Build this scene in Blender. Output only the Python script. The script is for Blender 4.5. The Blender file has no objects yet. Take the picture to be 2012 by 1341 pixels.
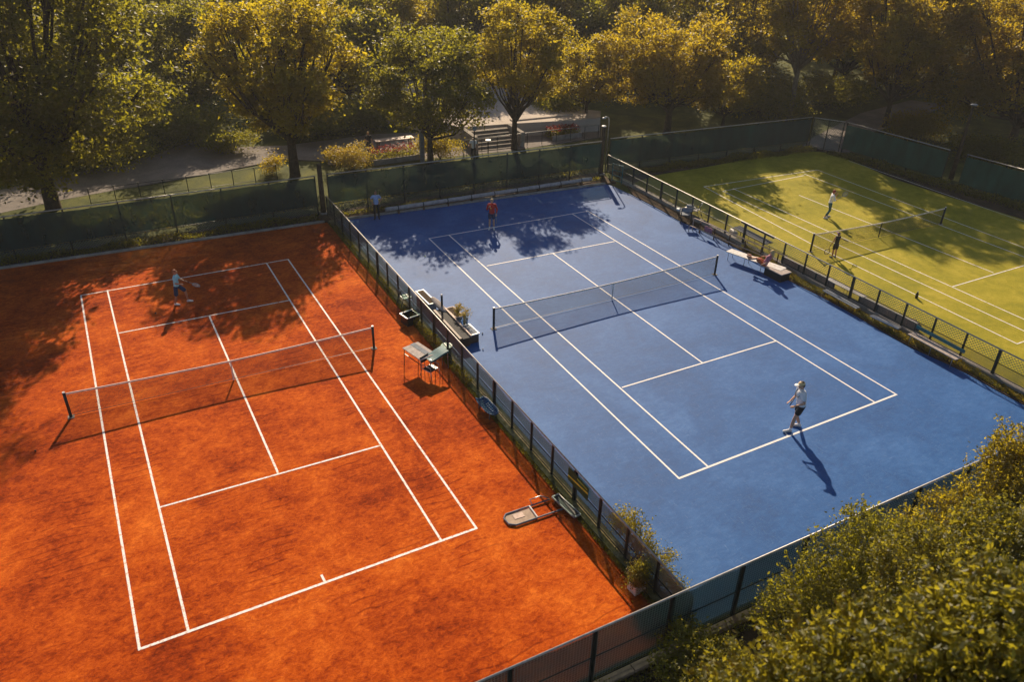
import bpy, math, random
import numpy as np
from mathutils import Vector, Matrix, Euler
random.seed(7)
RNG = np.random.default_rng(11)
D = math.radians
SC = bpy.context.scene
COL = SC.collection

# ------------------------------------------------------------------ camera
CAM = np.array([-20.63864, -27.48837, 17.58101])
YAW, PITCH, ROLL, FPX = 0.49834, 0.53075, 0.02456, 1564.29
_cy, _sy, _cp, _sp = math.cos(YAW), math.sin(YAW), math.cos(PITCH), math.sin(PITCH)
_fw = np.array([_sy*_cp, _cy*_cp, -_sp]); _r = np.array([_cy, -_sy, 0.0]); _u = np.cross(_r, _fw)
_cr, _sr = math.cos(ROLL), math.sin(ROLL)
_R, _U = _cr*_r + _sr*_u, -_sr*_r + _cr*_u
def at(px, py, z=0.0):
    """point of the world at height z seen at a position measured on the 2012x1341 photograph"""
    d = _fw + (px-1006)/FPX*_R - (py-670.5)/FPX*_U
    t = (z-CAM[2])/d[2]
    p = CAM + d*t
    return Vector((p[0], p[1], z))
cd = bpy.data.cameras.new("camera"); co = bpy.data.objects.new("camera", cd); COL.objects.link(co)
M = Matrix(((_R[0], _U[0], -_fw[0]), (_R[1], _U[1], -_fw[1]), (_R[2], _U[2], -_fw[2]))).to_4x4()
M.translation = Vector(CAM); co.matrix_world = M
cd.sensor_width = 36; cd.lens = FPX/2012*36; cd.clip_end = 2000; cd.clip_start = 0.5
cd.dof.use_dof = True; cd.dof.focus_distance = 38; cd.dof.aperture_fstop = 1.0
SC.camera = co

# ------------------------------------------------------------------ materials
def newmat(name):
    m = bpy.data.materials.new(name); m.use_nodes = True
    nt = m.node_tree; nt.nodes.clear()
    out = nt.nodes.new('ShaderNodeOutputMaterial')
    return m, nt, out
def N(nt, typ, **kw):
    n = nt.nodes.new(typ)
    for k, v in kw.items():
        if k in n.inputs: n.inputs[k].default_value = v
        else: setattr(n, k, v)
    return n
def L(nt, a, b): nt.links.new(a, b)
def math_(nt, op, a, b=None, c=None):
    n = nt.nodes.new('ShaderNodeMath'); n.operation = op
    for i, x in enumerate((a, b, c)):
        if x is None: continue
        if isinstance(x, (int, float)): n.inputs[i].default_value = x
        else: nt.links.new(x, n.inputs[i])
    return n.outputs[0]
def ramp(nt, fac, stops):
    n = nt.nodes.new('ShaderNodeValToRGB'); nt.links.new(fac, n.inputs[0])
    e = n.color_ramp.elements
    while len(e) < len(stops): e.new(0.5)
    for el, (p, c) in zip(e, stops): el.position = p; el.color = (*c, 1) if len(c) == 3 else c
    return n.outputs[0]
def mixc(nt, fac, a, b, blend='MIX'):
    n = nt.nodes.new('ShaderNodeMix'); n.data_type = 'RGBA'; n.blend_type = blend
    for sock, x in ((n.inputs[0], fac), (n.inputs[6], a), (n.inputs[7], b)):
        if isinstance(x, (int, float)): sock.default_value = x
        elif isinstance(x, tuple): sock.default_value = (*x, 1)
        else: nt.links.new(x, sock)
    return n.outputs[2]
def noise(nt, vec, scale, detail=4, rough=.55, dist=0.0):
    n = nt.nodes.new('ShaderNodeTexNoise'); n.inputs['Scale'].default_value = scale
    n.inputs['Detail'].default_value = detail; n.inputs['Roughness'].default_value = rough; n.inputs['Distortion'].default_value = dist
    nt.links.new(vec, n.inputs['Vector']); return n.outputs['Fac']
def mapping(nt, vec, scale=(1, 1, 1), rot=(0, 0, 0)):
    n = nt.nodes.new('ShaderNodeMapping'); n.inputs['Scale'].default_value = scale; n.inputs['Rotation'].default_value = rot
    nt.links.new(vec, n.inputs['Vector']); return n.outputs[0]
def objco(nt): return nt.nodes.new('ShaderNodeTexCoord').outputs['Object']
def bump(nt, h, s, d=.02):
    n = nt.nodes.new('ShaderNodeBump'); n.inputs['Strength'].default_value = s; n.inputs['Distance'].default_value = d
    nt.links.new(h, n.inputs['Height']); return n.outputs[0]
def pbr(nt, out, color, rough=.7, metal=0, normal=None, spec=.5):
    p = nt.nodes.new('ShaderNodeBsdfPrincipled')
    if isinstance(color, tuple): p.inputs['Base Color'].default_value = (*color, 1)
    else: nt.links.new(color, p.inputs['Base Color'])
    if isinstance(rough, (int, float)): p.inputs['Roughness'].default_value = rough
    else: nt.links.new(rough, p.inputs['Roughness'])
    p.inputs['Metallic'].default_value = metal; p.inputs['Specular IOR Level'].default_value = spec
    if normal: nt.links.new(normal, p.inputs['Normal'])
    nt.links.new(p.outputs[0], out.inputs[0]); return p
def simple(name, color, rough=.6, metal=0, var=.25, scale=6, spec=.5):
    m, nt, out = newmat(name); c = objco(nt)
    f = noise(nt, c, scale, 5)
    dark = tuple(x*(1-var) for x in color); lite = tuple(min(1, x*(1+var)) for x in color)
    col = ramp(nt, f, [(.3, dark), (.7, lite)])
    pbr(nt, out, col, rough, metal, bump(nt, noise(nt, c, scale*6, 3), .15, .01), spec)
    return m

def mat_clay():
    m, nt, out = newmat("clay"); c = objco(nt)
    big = noise(nt, c, .22, 5, .6)
    med = noise(nt, mapping(nt, c, (1.0, 1.3, 1), (0, 0, D(-25))), 1.1, 10, .74, .35)
    fine = noise(nt, mapping(nt, c, (1, 1.5, 1), (0, 0, D(-35))), 5.5, 8, .78, .8)
    mk = noise(nt, mapping(nt, c, (1, 1.8, 1), (0, 0, D(20))), 3.2, 6, .72, 2.6)
    grain = noise(nt, c, 34, 4, .7)
    f = math_(nt, 'ADD', math_(nt, 'ADD', math_(nt, 'MULTIPLY', big, .26), math_(nt, 'MULTIPLY', med, .26)), math_(nt, 'ADD', math_(nt, 'MULTIPLY', fine, .34), math_(nt, 'MULTIPLY', grain, .14)))
    col = ramp(nt, f, [(.40, (.11, .011, .001)), (.46, (.29, .036, .002)), (.515, (.49, .078, .004)), (.60, (.74, .175, .016))])
    scr = ramp(nt, mk, [(.30, (.55, .48, .42)), (.37, (1, 1, 1)), (.66, (1, 1, 1)), (.73, (1.35, 1.5, 1.8))])
    col = mixc(nt, .75, col, scr, 'MULTIPLY')
    # drag marks left by a broom
    w = nt.nodes.new('ShaderNodeTexWave'); w.wave_type = 'RINGS'; w.inputs['Scale'].default_value = .9; w.inputs['Distortion'].default_value = 5
    w.inputs['Detail'].default_value = 3; w.inputs['Detail Scale'].default_value = .8
    nt.links.new(mapping(nt, c, (1, 1, 1)), w.inputs['Vector'])
    lines = ramp(nt, w.outputs['Fac'], [(.90, (1, 1, 1)), (.98, (.62, .52, .45))])
    patch = ramp(nt, noise(nt, c, .4, 3), [(.5, (0, 0, 0)), (.62, (1, 1, 1))])
    col = mixc(nt, patch, col, mixc(nt, 1.0, col, lines, 'MULTIPLY'))
    pbr(nt, out, col, .95, 0, bump(nt, math_(nt, 'ADD', fine, math_(nt, 'MULTIPLY', grain, .6)), .55, .03), .1)
    return m
def mat_blue():
    m, nt, out = newmat("blue_acrylic"); c = objco(nt)
    big = noise(nt, c, .3, 6, .62, .6); med = noise(nt, mapping(nt, c, (1.2, 2.4, 1), (0, 0, D(30))), 2.0, 8, .7, .8)
    gr = noise(nt, c, 40, 3, .7)
    f = math_(nt, 'ADD', math_(nt, 'MULTIPLY', big, .5), math_(nt, 'ADD', math_(nt, 'MULTIPLY', med, .35), math_(nt, 'MULTIPLY', gr, .15)))
    col = ramp(nt, f, [(.36, (.004, .060, .215)), (.5, (.009, .090, .30)), (.66, (.040, .150, .41))])
    s1 = noise(nt, mapping(nt, c, (2.2, 16, 1), (0, 0, D(24))), 1.3, 7, .75, 2.2)
    s2 = noise(nt, mapping(nt, c, (16, 2.2, 1), (0, 0, D(10))), 1.1, 7, .75, 2.2)
    scuff = math_(nt, 'MAXIMUM', ramp(nt, s1, [(.55, (0, 0, 0)), (.72, (1, 1, 1))]), ramp(nt, s2, [(.56, (0, 0, 0)), (.73, (1, 1, 1))]))
    col = mixc(nt, math_(nt, 'MULTIPLY', scuff, .6), col, (.16, .26, .44))
    pbr(nt, out, col, .70, 0, bump(nt, gr, .35, .006), .30)
    return m
def mat_turf():
    m, nt, out = newmat("turf"); c = objco(nt)
    big = noise(nt, c, .25, 5, .6, .4); med = noise(nt, c, 2.2, 7, .7, .5); fine = noise(nt, c, 28, 5, .75)
    f = math_(nt, 'ADD', math_(nt, 'MULTIPLY', big, .4), math_(nt, 'ADD', math_(nt, 'MULTIPLY', med, .3), math_(nt, 'MULTIPLY', fine, .3)))
    col = ramp(nt, f, [(.38, (.19, .185, .008)), (.5, (.32, .275, .013)), (.63, (.52, .40, .045))])
    pbr(nt, out, col, .8, 0, bump(nt, fine, .8, .03), .15)
    return m
def mat_ground(name, stops, scale=.6, rough=.95):
    m, nt, out = newmat(name); c = objco(nt)
    a = noise(nt, c, scale, 8, .65, .6); b = noise(nt, c, scale*22, 5, .7)
    f = math_(nt, 'ADD', math_(nt, 'MULTIPLY', a, .6), math_(nt, 'MULTIPLY', b, .4))
    pbr(nt, out, ramp(nt, f, stops), rough, 0, bump(nt, b, .6, .04), .25)
    return m
def mat_line(name, tint, wear=.5):
    m, nt, out = newmat(name); c = objco(nt)
    f = noise(nt, c, 9, 8, .75, .5)
    col = ramp(nt, f, [(.36, tint), (.50, (.84, .80, .76))] if wear else [(.3, (.7, .7, .7)), (.6, (.85, .82, .78))])
    pbr(nt, out, col, .7)
    return m
def mat_leaf(name, dark, mid, lit, trans, tfac=.45, nsc=.55):
    m, nt, out = newmat(name); c = objco(nt)
    g = nt.nodes.new('ShaderNodeNewGeometry')
    f = math_(nt, 'ADD', math_(nt, 'MULTIPLY', noise(nt, c, nsc, 4, .6), .6), math_(nt, 'MULTIPLY', g.outputs['Random Per Island'], .4))
    col = ramp(nt, f, [(.30, dark), (.5, mid), (.72, lit)])
    d = nt.nodes.new('ShaderNodeBsdfPrincipled'); d.inputs['Roughness'].default_value = .5; d.inputs['Specular IOR Level'].default_value = .35
    nt.links.new(col, d.inputs['Base Color'])
    t = nt.nodes.new('ShaderNodeBsdfTranslucent')
    tc = mixc(nt, math_(nt, 'MULTIPLY', g.outputs['Random Per Island'], .8), trans, tuple(x*.55 for x in trans)); nt.links.new(tc, t.inputs[0])
    mx = nt.nodes.new('ShaderNodeMixShader'); mx.inputs[0].default_value = tfac
    nt.links.new(d.outputs[0], mx.inputs[1]); nt.links.new(t.outputs[0], mx.inputs[2]); nt.links.new(mx.outputs[0], out.inputs[0])
    return m
def mat_grid(name, color, cell, wire, diag=False, rough=.6, base=0.0):
    """woven wire or net: opaque threads, nothing between them; UV is in metres"""
    m, nt, out = newmat(name)
    uv = nt.nodes.new('ShaderNodeTexCoord').outputs['UV']
    s = nt.nodes.new('ShaderNodeSeparateXYZ'); nt.links.new(uv, s.inputs[0])
    u, v = s.outputs[0], s.outputs[1]
    if diag: u, v = math_(nt, 'ADD', u, v), math_(nt, 'SUBTRACT', u, v)
    a = math_(nt, 'LESS_THAN', math_(nt, 'FRACT', math_(nt, 'DIVIDE', u, cell)), wire)
    b = math_(nt, 'LESS_THAN', math_(nt, 'FRACT', math_(nt, 'DIVIDE', v, cell)), wire)
    o = math_(nt, 'MAXIMUM', math_(nt, 'MAXIMUM', a, b), base)
    p = nt.nodes.new('ShaderNodeBsdfPrincipled'); p.inputs['Base Color'].default_value = (*color, 1); p.inputs['Roughness'].default_value = rough
    t = nt.nodes.new('ShaderNodeBsdfTransparent'); mx = nt.nodes.new('ShaderNodeMixShader')
    nt.links.new(o, mx.inputs[0]); nt.links.new(t.outputs[0], mx.inputs[1]); nt.links.new(p.outputs[0], mx.inputs[2]); nt.links.new(mx.outputs[0], out.inputs[0])
    return m
def mat_screen(name, color, open_, wavy=6):
    m, nt, out = newmat(name); c = objco(nt)
    f = noise(nt, mapping(nt, c, (1, 1, .35)), 1.6, 6, .6)
    col = ramp(nt, f, [(.3, tuple(x*.65 for x in color)), (.7, tuple(x*1.35 for x in color))])
    p = nt.nodes.new('ShaderNodeBsdfPrincipled'); nt.links.new(col, p.inputs['Base Color']); p.inputs['Roughness'].default_value = .75
    nt.links.new(bump(nt, noise(nt, c, 2.5, 3), .5, .08), p.inputs['Normal'])
    tr = nt.nodes.new('ShaderNodeBsdfTranslucent'); nt.links.new(col, tr.inputs[0])
    m1 = nt.nodes.new('ShaderNodeMixShader'); m1.inputs[0].default_value = .12
    nt.links.new(p.outputs[0], m1.inputs[1]); nt.links.new(tr.outputs[0], m1.inputs[2])
    t = nt.nodes.new('ShaderNodeBsdfTransparent'); t.inputs[0].default_value = (.6, .8, .75, 1)
    mx = nt.nodes.new('ShaderNodeMixShader'); mx.inputs[0].default_value = open_
    nt.links.new(m1.outputs[0], mx.inputs[1]); nt.links.new(t.outputs[0], mx.inputs[2]); nt.links.new(mx.outputs[0], out.inputs[0])
    return m

MT = dict(
 clay=mat_clay(), blue=mat_blue(), turf=mat_turf(),
 soil=mat_ground("soil", [(.35, (.020, .013, .008)), (.5, (.06, .038, .02)), (.66, (.14, .085, .045))], 1.2),
 grass=mat_ground("lawn", [(.35, (.03, .04, .006)), (.5, (.07, .08, .012)), (.66, (.16, .15, .02))], .5),
 asphalt=mat_ground("asphalt", [(.35, (.14, .12, .11)), (.5, (.20, .175, .16)), (.66, (.28, .245, .22))], .4),
 plaza=mat_ground("pale_paving", [(.35, (.42, .36, .31)), (.5, (.52, .45, .39)), (.66, (.62, .54, .47))], .5),
 concrete=mat_ground("concrete", [(.35, (.16, .145, .13)), (.5, (.30, .27, .24)), (.66, (.46, .42, .37))], 1.5),
 moss=mat_ground("mossy_kerb", [(.35, (.04, .04, .01)), (.5, (.14, .115, .04)), (.66, (.34, .29, .2))], 2.2),
 stone=mat_ground("step_stone", [(.35, (.15, .13, .11)), (.5, (.25, .22, .19)), (.66, (.36, .32, .28))], 2),
 cline=mat_line("line_paint_clay", (.66, .28, .12)), bline=mat_line("line_paint_blue", (.62, .64, .70)), gline=mat_line("line_paint_turf", (.52, .50, .22)),
 bark=mat_ground("bark", [(.35, (.022, .014, .008)), (.5, (.06, .04, .022)), (.68, (.13, .09, .055))], 3),
 palebark=mat_ground("pale_bark", [(.35, (.11, .08, .05)), (.5, (.2, .155, .105)), (.68, (.3, .24, .17))], 3),
 leaf=mat_leaf("leaf_olive", (.010, .020, .003), (.034, .050, .005), (.18, .165, .014), (.60, .53, .026), .58),
 leafy=mat_leaf("leaf_gold", (.014, .024, .003), (.055, .068, .005), (.21, .175, .012), (.78, .60, .022), .57),
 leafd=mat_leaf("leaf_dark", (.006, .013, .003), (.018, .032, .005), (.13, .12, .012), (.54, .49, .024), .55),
 leafo=mat_leaf("leaf_amber", (.014, .020, .003), (.052, .056, .005), (.29, .21, .014), (.82, .60, .024), .58),
 leafn=mat_leaf("leaf_near", (.008, .018, .002), (.046, .060, .006), (.20, .18, .016), (.68, .58, .035), .45, 2.2),
 redleaf=mat_leaf("flower_red", (.12, .01, .01), (.35, .03, .02), (.6, .12, .06), (.5, .08, .05), .3),
 yelleaf=mat_leaf("flower_yellow", (.2, .18, .01), (.5, .36, .02), (.7, .5, .04), (.7, .5, .03), .4),
 dkmetal=simple("dark_green_metal", (.012, .022, .020), .45, .3), rail=simple("galvanised_rail", (.42, .40, .37), .5, .5),
 screen=mat_screen("windscreen_green", (.005, .030, .031), .15), screen2=mat_screen("windscreen_teal", (.010, .070, .052), .10),
 screeng=mat_screen("windscreen_grey", (.10, .125, .12), .5), screenf=mat_screen("windscreen_front", (.008, .026, .026), .16),
 link=mat_grid("chain_link", (.15, .19, .17), .14, .17, True, .45), linkq=mat_grid('woven_wire', (.17, .21, .19), .085, .20, False, .45), linkf=mat_grid("fine_mesh", (.09, .105, .10), .045, .30, False, .45),
 net=mat_grid("net_cord", (.03, .03, .03), .042, .18, False, .8),
 tape=simple("white_tape", (.74, .66, .60), .6), black=simple("black_metal", (.008, .009, .011), .4), white=simple("white_plastic", (.72, .69, .66), .45),
 greyp=simple("grey_plastic", (.20, .22, .25), .8, spec=.2), steel=simple("steel", (.42, .42, .43), .32, .8), wood=simple("weathered_wood", (.33, .22, .15), .7), dwood=simple("dark_wood", (.10, .045, .02), .6),
 pinkw=simple("pink_painted_wood", (.50, .35, .28), .65), table=simple("table_top", (.40, .34, .31), .75, spec=.2), teal=simple("teal_plastic", (.012, .14, .16), .4), bluep=simple("blue_plastic", (.02, .09, .20), .35),
 navy=simple("navy_cloth", (.010, .018, .045), .8), lime=simple("lime_cloth", (.28, .42, .03), .7), dgreen=simple("green_cloth", (.025, .07, .015), .8), yellow=simple("yellow_cloth", (.65, .6, .05), .7),
 skin=simple("skin", (.62, .33, .20), .5, 0, .1), skint=simple("tanned_skin", (.44, .20, .11), .5, 0, .1), whitec=simple("white_cloth", (.86, .85, .86), .8, 0, .08), blackc=simple("black_cloth", (.012, .011, .014), .8),
 redc=simple("red_cloth", (.50, .015, .012), .75, 0, .15), cyanc=simple("pale_blue_cloth", (.30, .68, .78), .8, 0, .15), navyc=simple("navy_shorts_cloth", (.012, .035, .10), .8), tealc=simple("teal_trouser_cloth", (.03, .11, .13), .8),
 pinkc=simple("mauve_cloth", (.38, .14, .20), .8), orangec=simple("rust_cloth", (.42, .10, .03), .8), ginger=simple("ginger_hair", (.30, .09, .03), .7), blond=simple("blond_hair", (.62, .42, .18), .7),
 brownh=simple("brown_hair", (.05, .022, .012), .7), redh=simple("red_hair", (.30, .05, .03), .7), strawh=simple("straw_cap", (.85, .60, .30), .8), lightblue=simple("light_blue_cloth", (.30, .40, .66), .8), purple=simple("purple_cap_cloth", (.30, .16, .28), .8),
 eye=simple("eye_dark", (.02, .015, .012), .2), lip=simple("lip", (.28, .07, .05), .5), ball=simple("ball_felt", (.55, .62, .08), .9), gold=simple("gold_print", (.7, .4, .05), .6),
 lampg=simple("lamp_glass", (.62, .62, .58), .25), pipe=simple("rolled_cover_cloth", (.40, .35, .34), .55), straw=simple("dry_stem", (.35, .25, .09), .8),
)
def mat_glass():
    m, nt, out = newmat("vase_glass"); p = pbr(nt, out, (.7, .8, .85), .05); p.inputs['Transmission Weight'].default_value = .9; return m
MT['glass'] = mat_glass()

# ------------------------------------------------------------------ mesh builder
class MB:
    def __init__(s): s.v = []; s.f = []; s.uv = {}
    def quad(s, a, b, c, d, uv=None):
        i = len(s.v); s.v += [tuple(a), tuple(b), tuple(c), tuple(d)]; s.f.append((i, i+1, i+2, i+3))
        if uv: s.uv[len(s.f)-1] = uv
        return s
    def box(s, c, size, rz=0, tilt=None):
        i = len(s.v); hx, hy, hz = size[0]/2, size[1]/2, size[2]/2
        R = Euler(tilt if tilt else (0, 0, rz)).to_matrix()
        for x, y, z in ((-hx,-hy,-hz),(hx,-hy,-hz),(hx,hy,-hz),(-hx,hy,-hz),(-hx,-hy,hz),(hx,-hy,hz),(hx,hy,hz),(-hx,hy,hz)):
            p = R @ Vector((x, y, z)) + Vector(c); s.v.append(tuple(p))
        for q in ((0,3,2,1),(4,5,6,7),(0,1,5,4),(1,2,6,5),(2,3,7,6),(3,0,4,7)): s.f.append(tuple(i+k for k in q))
        return s
    def prism(s, poly, z0, z1):
        i = len(s.v); n = len(poly)
        A = sum(poly[k][0]*poly[(k+1)%n][1]-poly[(k+1)%n][0]*poly[k][1] for k in range(n))
        if A < 0: poly = poly[::-1]
        for z in (z0, z1):
            for p in poly: s.v.append((p[0], p[1], z))
        s.f.append(tuple(i+k for k in reversed(range(n)))); s.f.append(tuple(i+n+k for k in range(n)))
        for k in range(n): s.f.append((i+k, i+(k+1)%n, i+n+(k+1)%n, i+n+k))
        return s
    def tube(s, path, radii, n=8, caps=True):
        path = [Vector(p) for p in path]
        if isinstance(radii, (int, float)): radii = [radii]*len(path)
        i0 = len(s.v); up = None
        for k, p in enumerate(path):
            t = (path[min(k+1, len(path)-1)]-path[max(k-1, 0)])
            if t.length < 1e-9: t = Vector((0, 0, 1))
            t.normalize()
            if up is None: up = Vector((1, 0, 0)) if abs(t.x) < .8 else Vector((0, 1, 0))
            up = (up - t*up.dot(t)).normalized(); w = t.cross(up)
            for j in range(n):
                a = 2*math.pi*j/n
                s.v.append(tuple(p + (up*math.cos(a)+w*math.sin(a))*radii[k]))
        for k in range(len(path)-1):
            for j in range(n):
                a = i0+k*n+j; b = i0+k*n+(j+1)%n
                s.f.append((a, b, b+n, a+n))
        if caps:
            s.f.append(tuple(i0+j for j in reversed(range(n)))); e = i0+(len(path)-1)*n
            s.f.append(tuple(e+j for j in range(n)))
        return s
    def capsule(s, p0, p1, r0, r1, n=12):
        p0, p1 = Vector(p0), Vector(p1); d = p1-p0; l = d.length or 1e-6; d = d/l
        path, rad = [], []
        for a in (-85, -60, -30, 0): path.append(p0+d*r0*math.sin(D(a))); rad.append(max(.001, r0*math.cos(D(a))))
        for a in (0, 30, 60, 85): path.append(p1+d*r1*math.sin(D(a))); rad.append(max(.001, r1*math.cos(D(a))))
        return s.tube(path, rad, n)
    def ell(s, c, r, rot=None, nu=14, nv=9, zmin=-90):
        i = len(s.v); R = (rot or Matrix.Identity(3)); c = Vector(c)
        for a in range(nv+1):
            th = D(zmin + (90-zmin)*a/nv)
            for b in range(nu):
                ph = 2*math.pi*b/nu
                s.v.append(tuple(c + R @ Vector((r[0]*math.cos(th)*math.cos(ph), r[1]*math.cos(th)*math.sin(ph), r[2]*math.sin(th)))))
        for a in range(nv):
            for b in range(nu):
                p = i+a*nu+b; q = i+a*nu+(b+1)%nu
                s.f.append((p, q, q+nu, p+nu))
        s.f.append(tuple(i+k for k in reversed(range(nu)))); s.f.append(tuple(i+nv*nu+k for k in range(nu)))
        return s
    def mesh(s, name, mat, smooth=False):
        me = bpy.data.meshes.new(name); me.from_pydata(s.v, [], s.f); me.materials.append(mat)
        if s.uv:
            ul = me.uv_layers.new(name="UVMap")
            for fi, uvs in s.uv.items():
                for li, w in zip(me.polygons[fi].loop_indices, uvs): ul.data[li].uv = w
        if smooth: me.polygons.foreach_set('use_smooth', [True]*len(me.polygons))
        me.update(); return me
    def build(s, name, mat, parent=None, smooth=False, bevel=0):
        o = bpy.data.objects.new(name, s.mesh(name, mat, smooth)); COL.objects.link(o)
        if parent: o.parent = parent
        if bevel:
            b = o.modifiers.new('bevel', 'BEVEL'); b.width = bevel; b.segments = 2; b.limit_method = 'ANGLE'
        return o
def tag(o, label=None, cat=None, group=None, kind=None):
    if label: o['label'] = label
    if cat: o['category'] = cat
    if group: o['group'] = group
    if kind: o['kind'] = kind
    return o
def thing(name, label, cat, loc=(0, 0, 0), rz=0, group=None, scale=1):
    o = bpy.data.objects.new(name, None); COL.objects.link(o); o.empty_display_size = .3
    o.location = loc; o.rotation_euler = (0, 0, rz); o.scale = (scale,)*3
    return tag(o, label, cat, group)
def copy_tree(root, loc, rz=0, scale=1, label=None, group=None):
    r = root.copy(); COL.objects.link(r); r.location = loc; r.rotation_euler = (0, 0, rz); r.scale = (scale,)*3 if isinstance(scale, (int, float)) else scale
    if label: r['label'] = label
    if group: r['group'] = group
    for ch in root.children:
        c = ch.copy(); COL.objects.link(c); c.parent = r
        for g in ch.children:
            d = g.copy(); COL.objects.link(d); d.parent = c
    return r
def struct(name, mb, mat, **k):
    return tag(mb.build(name, mat, **k), kind='structure')

# ------------------------------------------------------------------ ground, courts, markings
struct('ground', MB().prism([(-420, -220), (480, -220), (480, 620), (-420, 620)], -.6, -.10), MT['grass'])
XD1, XD2, YF = -9.33, 10.12, -17.1
def P2(l, z=0): return [tuple(at(x, y, z)[:2]) for x, y in l]
BK0, BK1, BK2 = Vector((-26.3, 16.95, 0)), Vector((9.6, 15.95, 0)), Vector((27.9, 14.75, 0))
clay_back = [(-26.3, 16.2), (-9.75, 15.55)]
struct('clay_court', MB().prism([(-9.62, -16.95), (-9.62, 15.45), (-26.3, 16.2), (-44, 16.2), (-44, -16.95)], -.08, 0), MT['clay'])
blue_edge = P2([(1180, 359), (1205, 366), (1245, 385), (1300, 414), (1330, 432), (1400, 464), (1450, 490), (1500, 517), (1550, 552), (1612, 583), (1675, 618), (1740, 656), (1790, 684), (1850, 711), (1900, 735), (1960, 769), (2012, 797)])
struct('blue_court', MB().prism([(-9.05, -16.95), (-9.05, 15.35)] + blue_edge + [(9.4, -16.95)], -.08, 0), MT['blue'])
green_poly = [(10.45, -16.95), (10.45, 13.6)] + P2([(1285, 345), (1400, 326), (1500, 306), (1581, 296), (1640, 301), (1668, 313), (1754, 351), (1856, 384), (2012, 432)]) + [(28.6, -16.95)]
struct('grass_court', MB().prism(green_poly, -.08, 0), MT['turf'])
def lines(name, segs, mat, w0, z=.004):
    mb = MB()
    for s_ in segs:
        a, b = (s_[0], s_[1]) if isinstance(s_[0], Vector) else (at(*s_[0]), at(*s_[1])); w = s_[2] if len(s_) > 2 else w0
        d = (b-a).normalized(); n = Vector((-d.y, d.x, 0))*w/2; e = d*w*.35
        z += .0006
        q = [a-e-n, b+e-n, b+e+n, a-e+n]
        mb.quad(*[(p.x, p.y, z) for p in q])
    return struct(name, mb, mat)
CL = [((159,581),(566,510)), ((274,1277),(936,1039),.085), ((159,581),(274,1277)), ((566,510),(936,1039)), ((211,571),(370,1241)), ((524,518),(866,1062)),
      ((235,655),(567,591)), ((314,998),(745,877)), ((411,621),(547,932)), ((638,1144),(632,1132),.07)]
lines('clay_court_markings', CL, MT['cline'], .072)
BL = [((1548,858),(1543,851),.06), ((843,469),(1155,415)), ((1334,941),(1761,776),.085), ((843,469),(1334,941)), ((1155,415),(1761,776)), ((883,463),(1391,918)), ((1125,421),(1718,791)),
      ((957,523),(1207,475)), ((1223,762),(1524,671)), ((1087,499),(1379,713))]
lines('blue_court_markings', BL, MT['bline'], .072)
GL = [((1383,367),(1606,334)), ((1606,334),(2012,487)), ((1580,342),(2012,505)), ((1420,376),(1580,345)), ((1441,371),(2012,628)), ((1420,376),(2012,651)), ((1383,367),(1604,485)), ((1604,485),(2012,683)),
      ((1871,564),(2040,514)), ((1570,384),(1951,536)), ((1668,316),(2012,436),.05)]
def ext(sg, y):   # carry a line on to the near baseline
    a, b = at(*sg[0]), at(*sg[1]); return (a, a+(b-a)*((y-a.y)/(b.y-a.y)), *sg[2:])
for k in (1, 2, 4, 5, 7): GL[k] = ext(GL[k], -11.2)
GL.append((GL[7][1], GL[1][1])); GL[8] = (at(1871, 564), at(1871, 564).lerp(at(2040, 514), 1.9)); GL[10] = (*ext(GL[10], -14)[:2], .05)
lines('grass_court_markings', GL, MT['gline'], .06)

# concrete strips between the courts and under the fences
struct('kerb', MB().box((-9.33, -.8, 0), (.42, 32.6, .16)), MT['moss'])
def bed(name, poly, z, mat): return struct(name, MB().prism(poly, -.09, z), mat)
bed('planting_bed', blue_edge[2:] + [(9.4, -16.95), (10.30, -16.95), (10.30, 14.2)], .035, MT['soil'])
struct('ledge', MB().box((10.12, -1.2, .10), (.30, 31.0, .26)), MT['concrete'])
bed('back_bed', [(-26.3, 16.32), (-9.75, 15.65), (-9.05, 15.5), (8.9, 14.35), (9.7, 14.3), (9.7, 16.5), (-26.3, 17.6), (-44, 17.6), (-44, 16.32)], .02, MT['soil'])
mbk = MB()
for a, b in (((-26.3, 16.26), (-9.75, 15.52)), ((-9.0, 15.42), (8.8, 14.28))):
    a, b = Vector((*a, .05)), Vector((*b, .05)); d = b-a
    mbk.box((a+b)/2, (d.length, .16, .12), math.atan2(d.y, d.x))
struct('back_kerb', mbk, MT['concrete'], bevel=.02)
gb = [Vector((*p, 0)) for p in green_poly[1:-1]]
bed('grass_court_bed', [tuple(p[:2]) for p in gb] + [(31.3, -1.5), (30.4, 6), (28.9, 13.2), (27.9, 15.0), (10.5, 16.3)], .0, MT['soil'])

# park behind the courts
struct('grass_verge', MB().prism([(-60, 17.7), (9.7, 16.6), (27.9, 15.4), (28.5, 21), (13, 23.2), (3, 23.9), (-8, 25.5), (-18, 26.3), (-60, 25)], -.12, -.04), MT['grass'])
struct('path', MB().prism(P2([(-300, 520), (0, 418), (120, 392), (230, 372), (420, 338), (560, 312), (700, 318), (830, 312), (1000, 296), (1180, 268), (1180, 238), (1000, 250), (880, 258), (740, 262), (560, 285), (470, 288), (400, 268), (300, 305), (0, 372), (-300, 440)]), -.10, -.03), MT['asphalt'])
struct('gate_path', MB().prism(P2([(1560, 300), (1600, 268), (1690, 222), (1790, 196), (1860, 205), (1790, 236), (1700, 262), (1668, 300)]), -.10, -.025), MT['asphalt'])
plz = P2([(905, 250), (1003, 243), (1125, 236), (1180, 232), (1180, 218), (1040, 205), (1020, 170), (800, 160), (740, 190), (760, 215), (850, 235)], 1.0)
struct('plaza', MB().prism(plz, -.1, 1.0), MT['plaza'])
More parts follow.
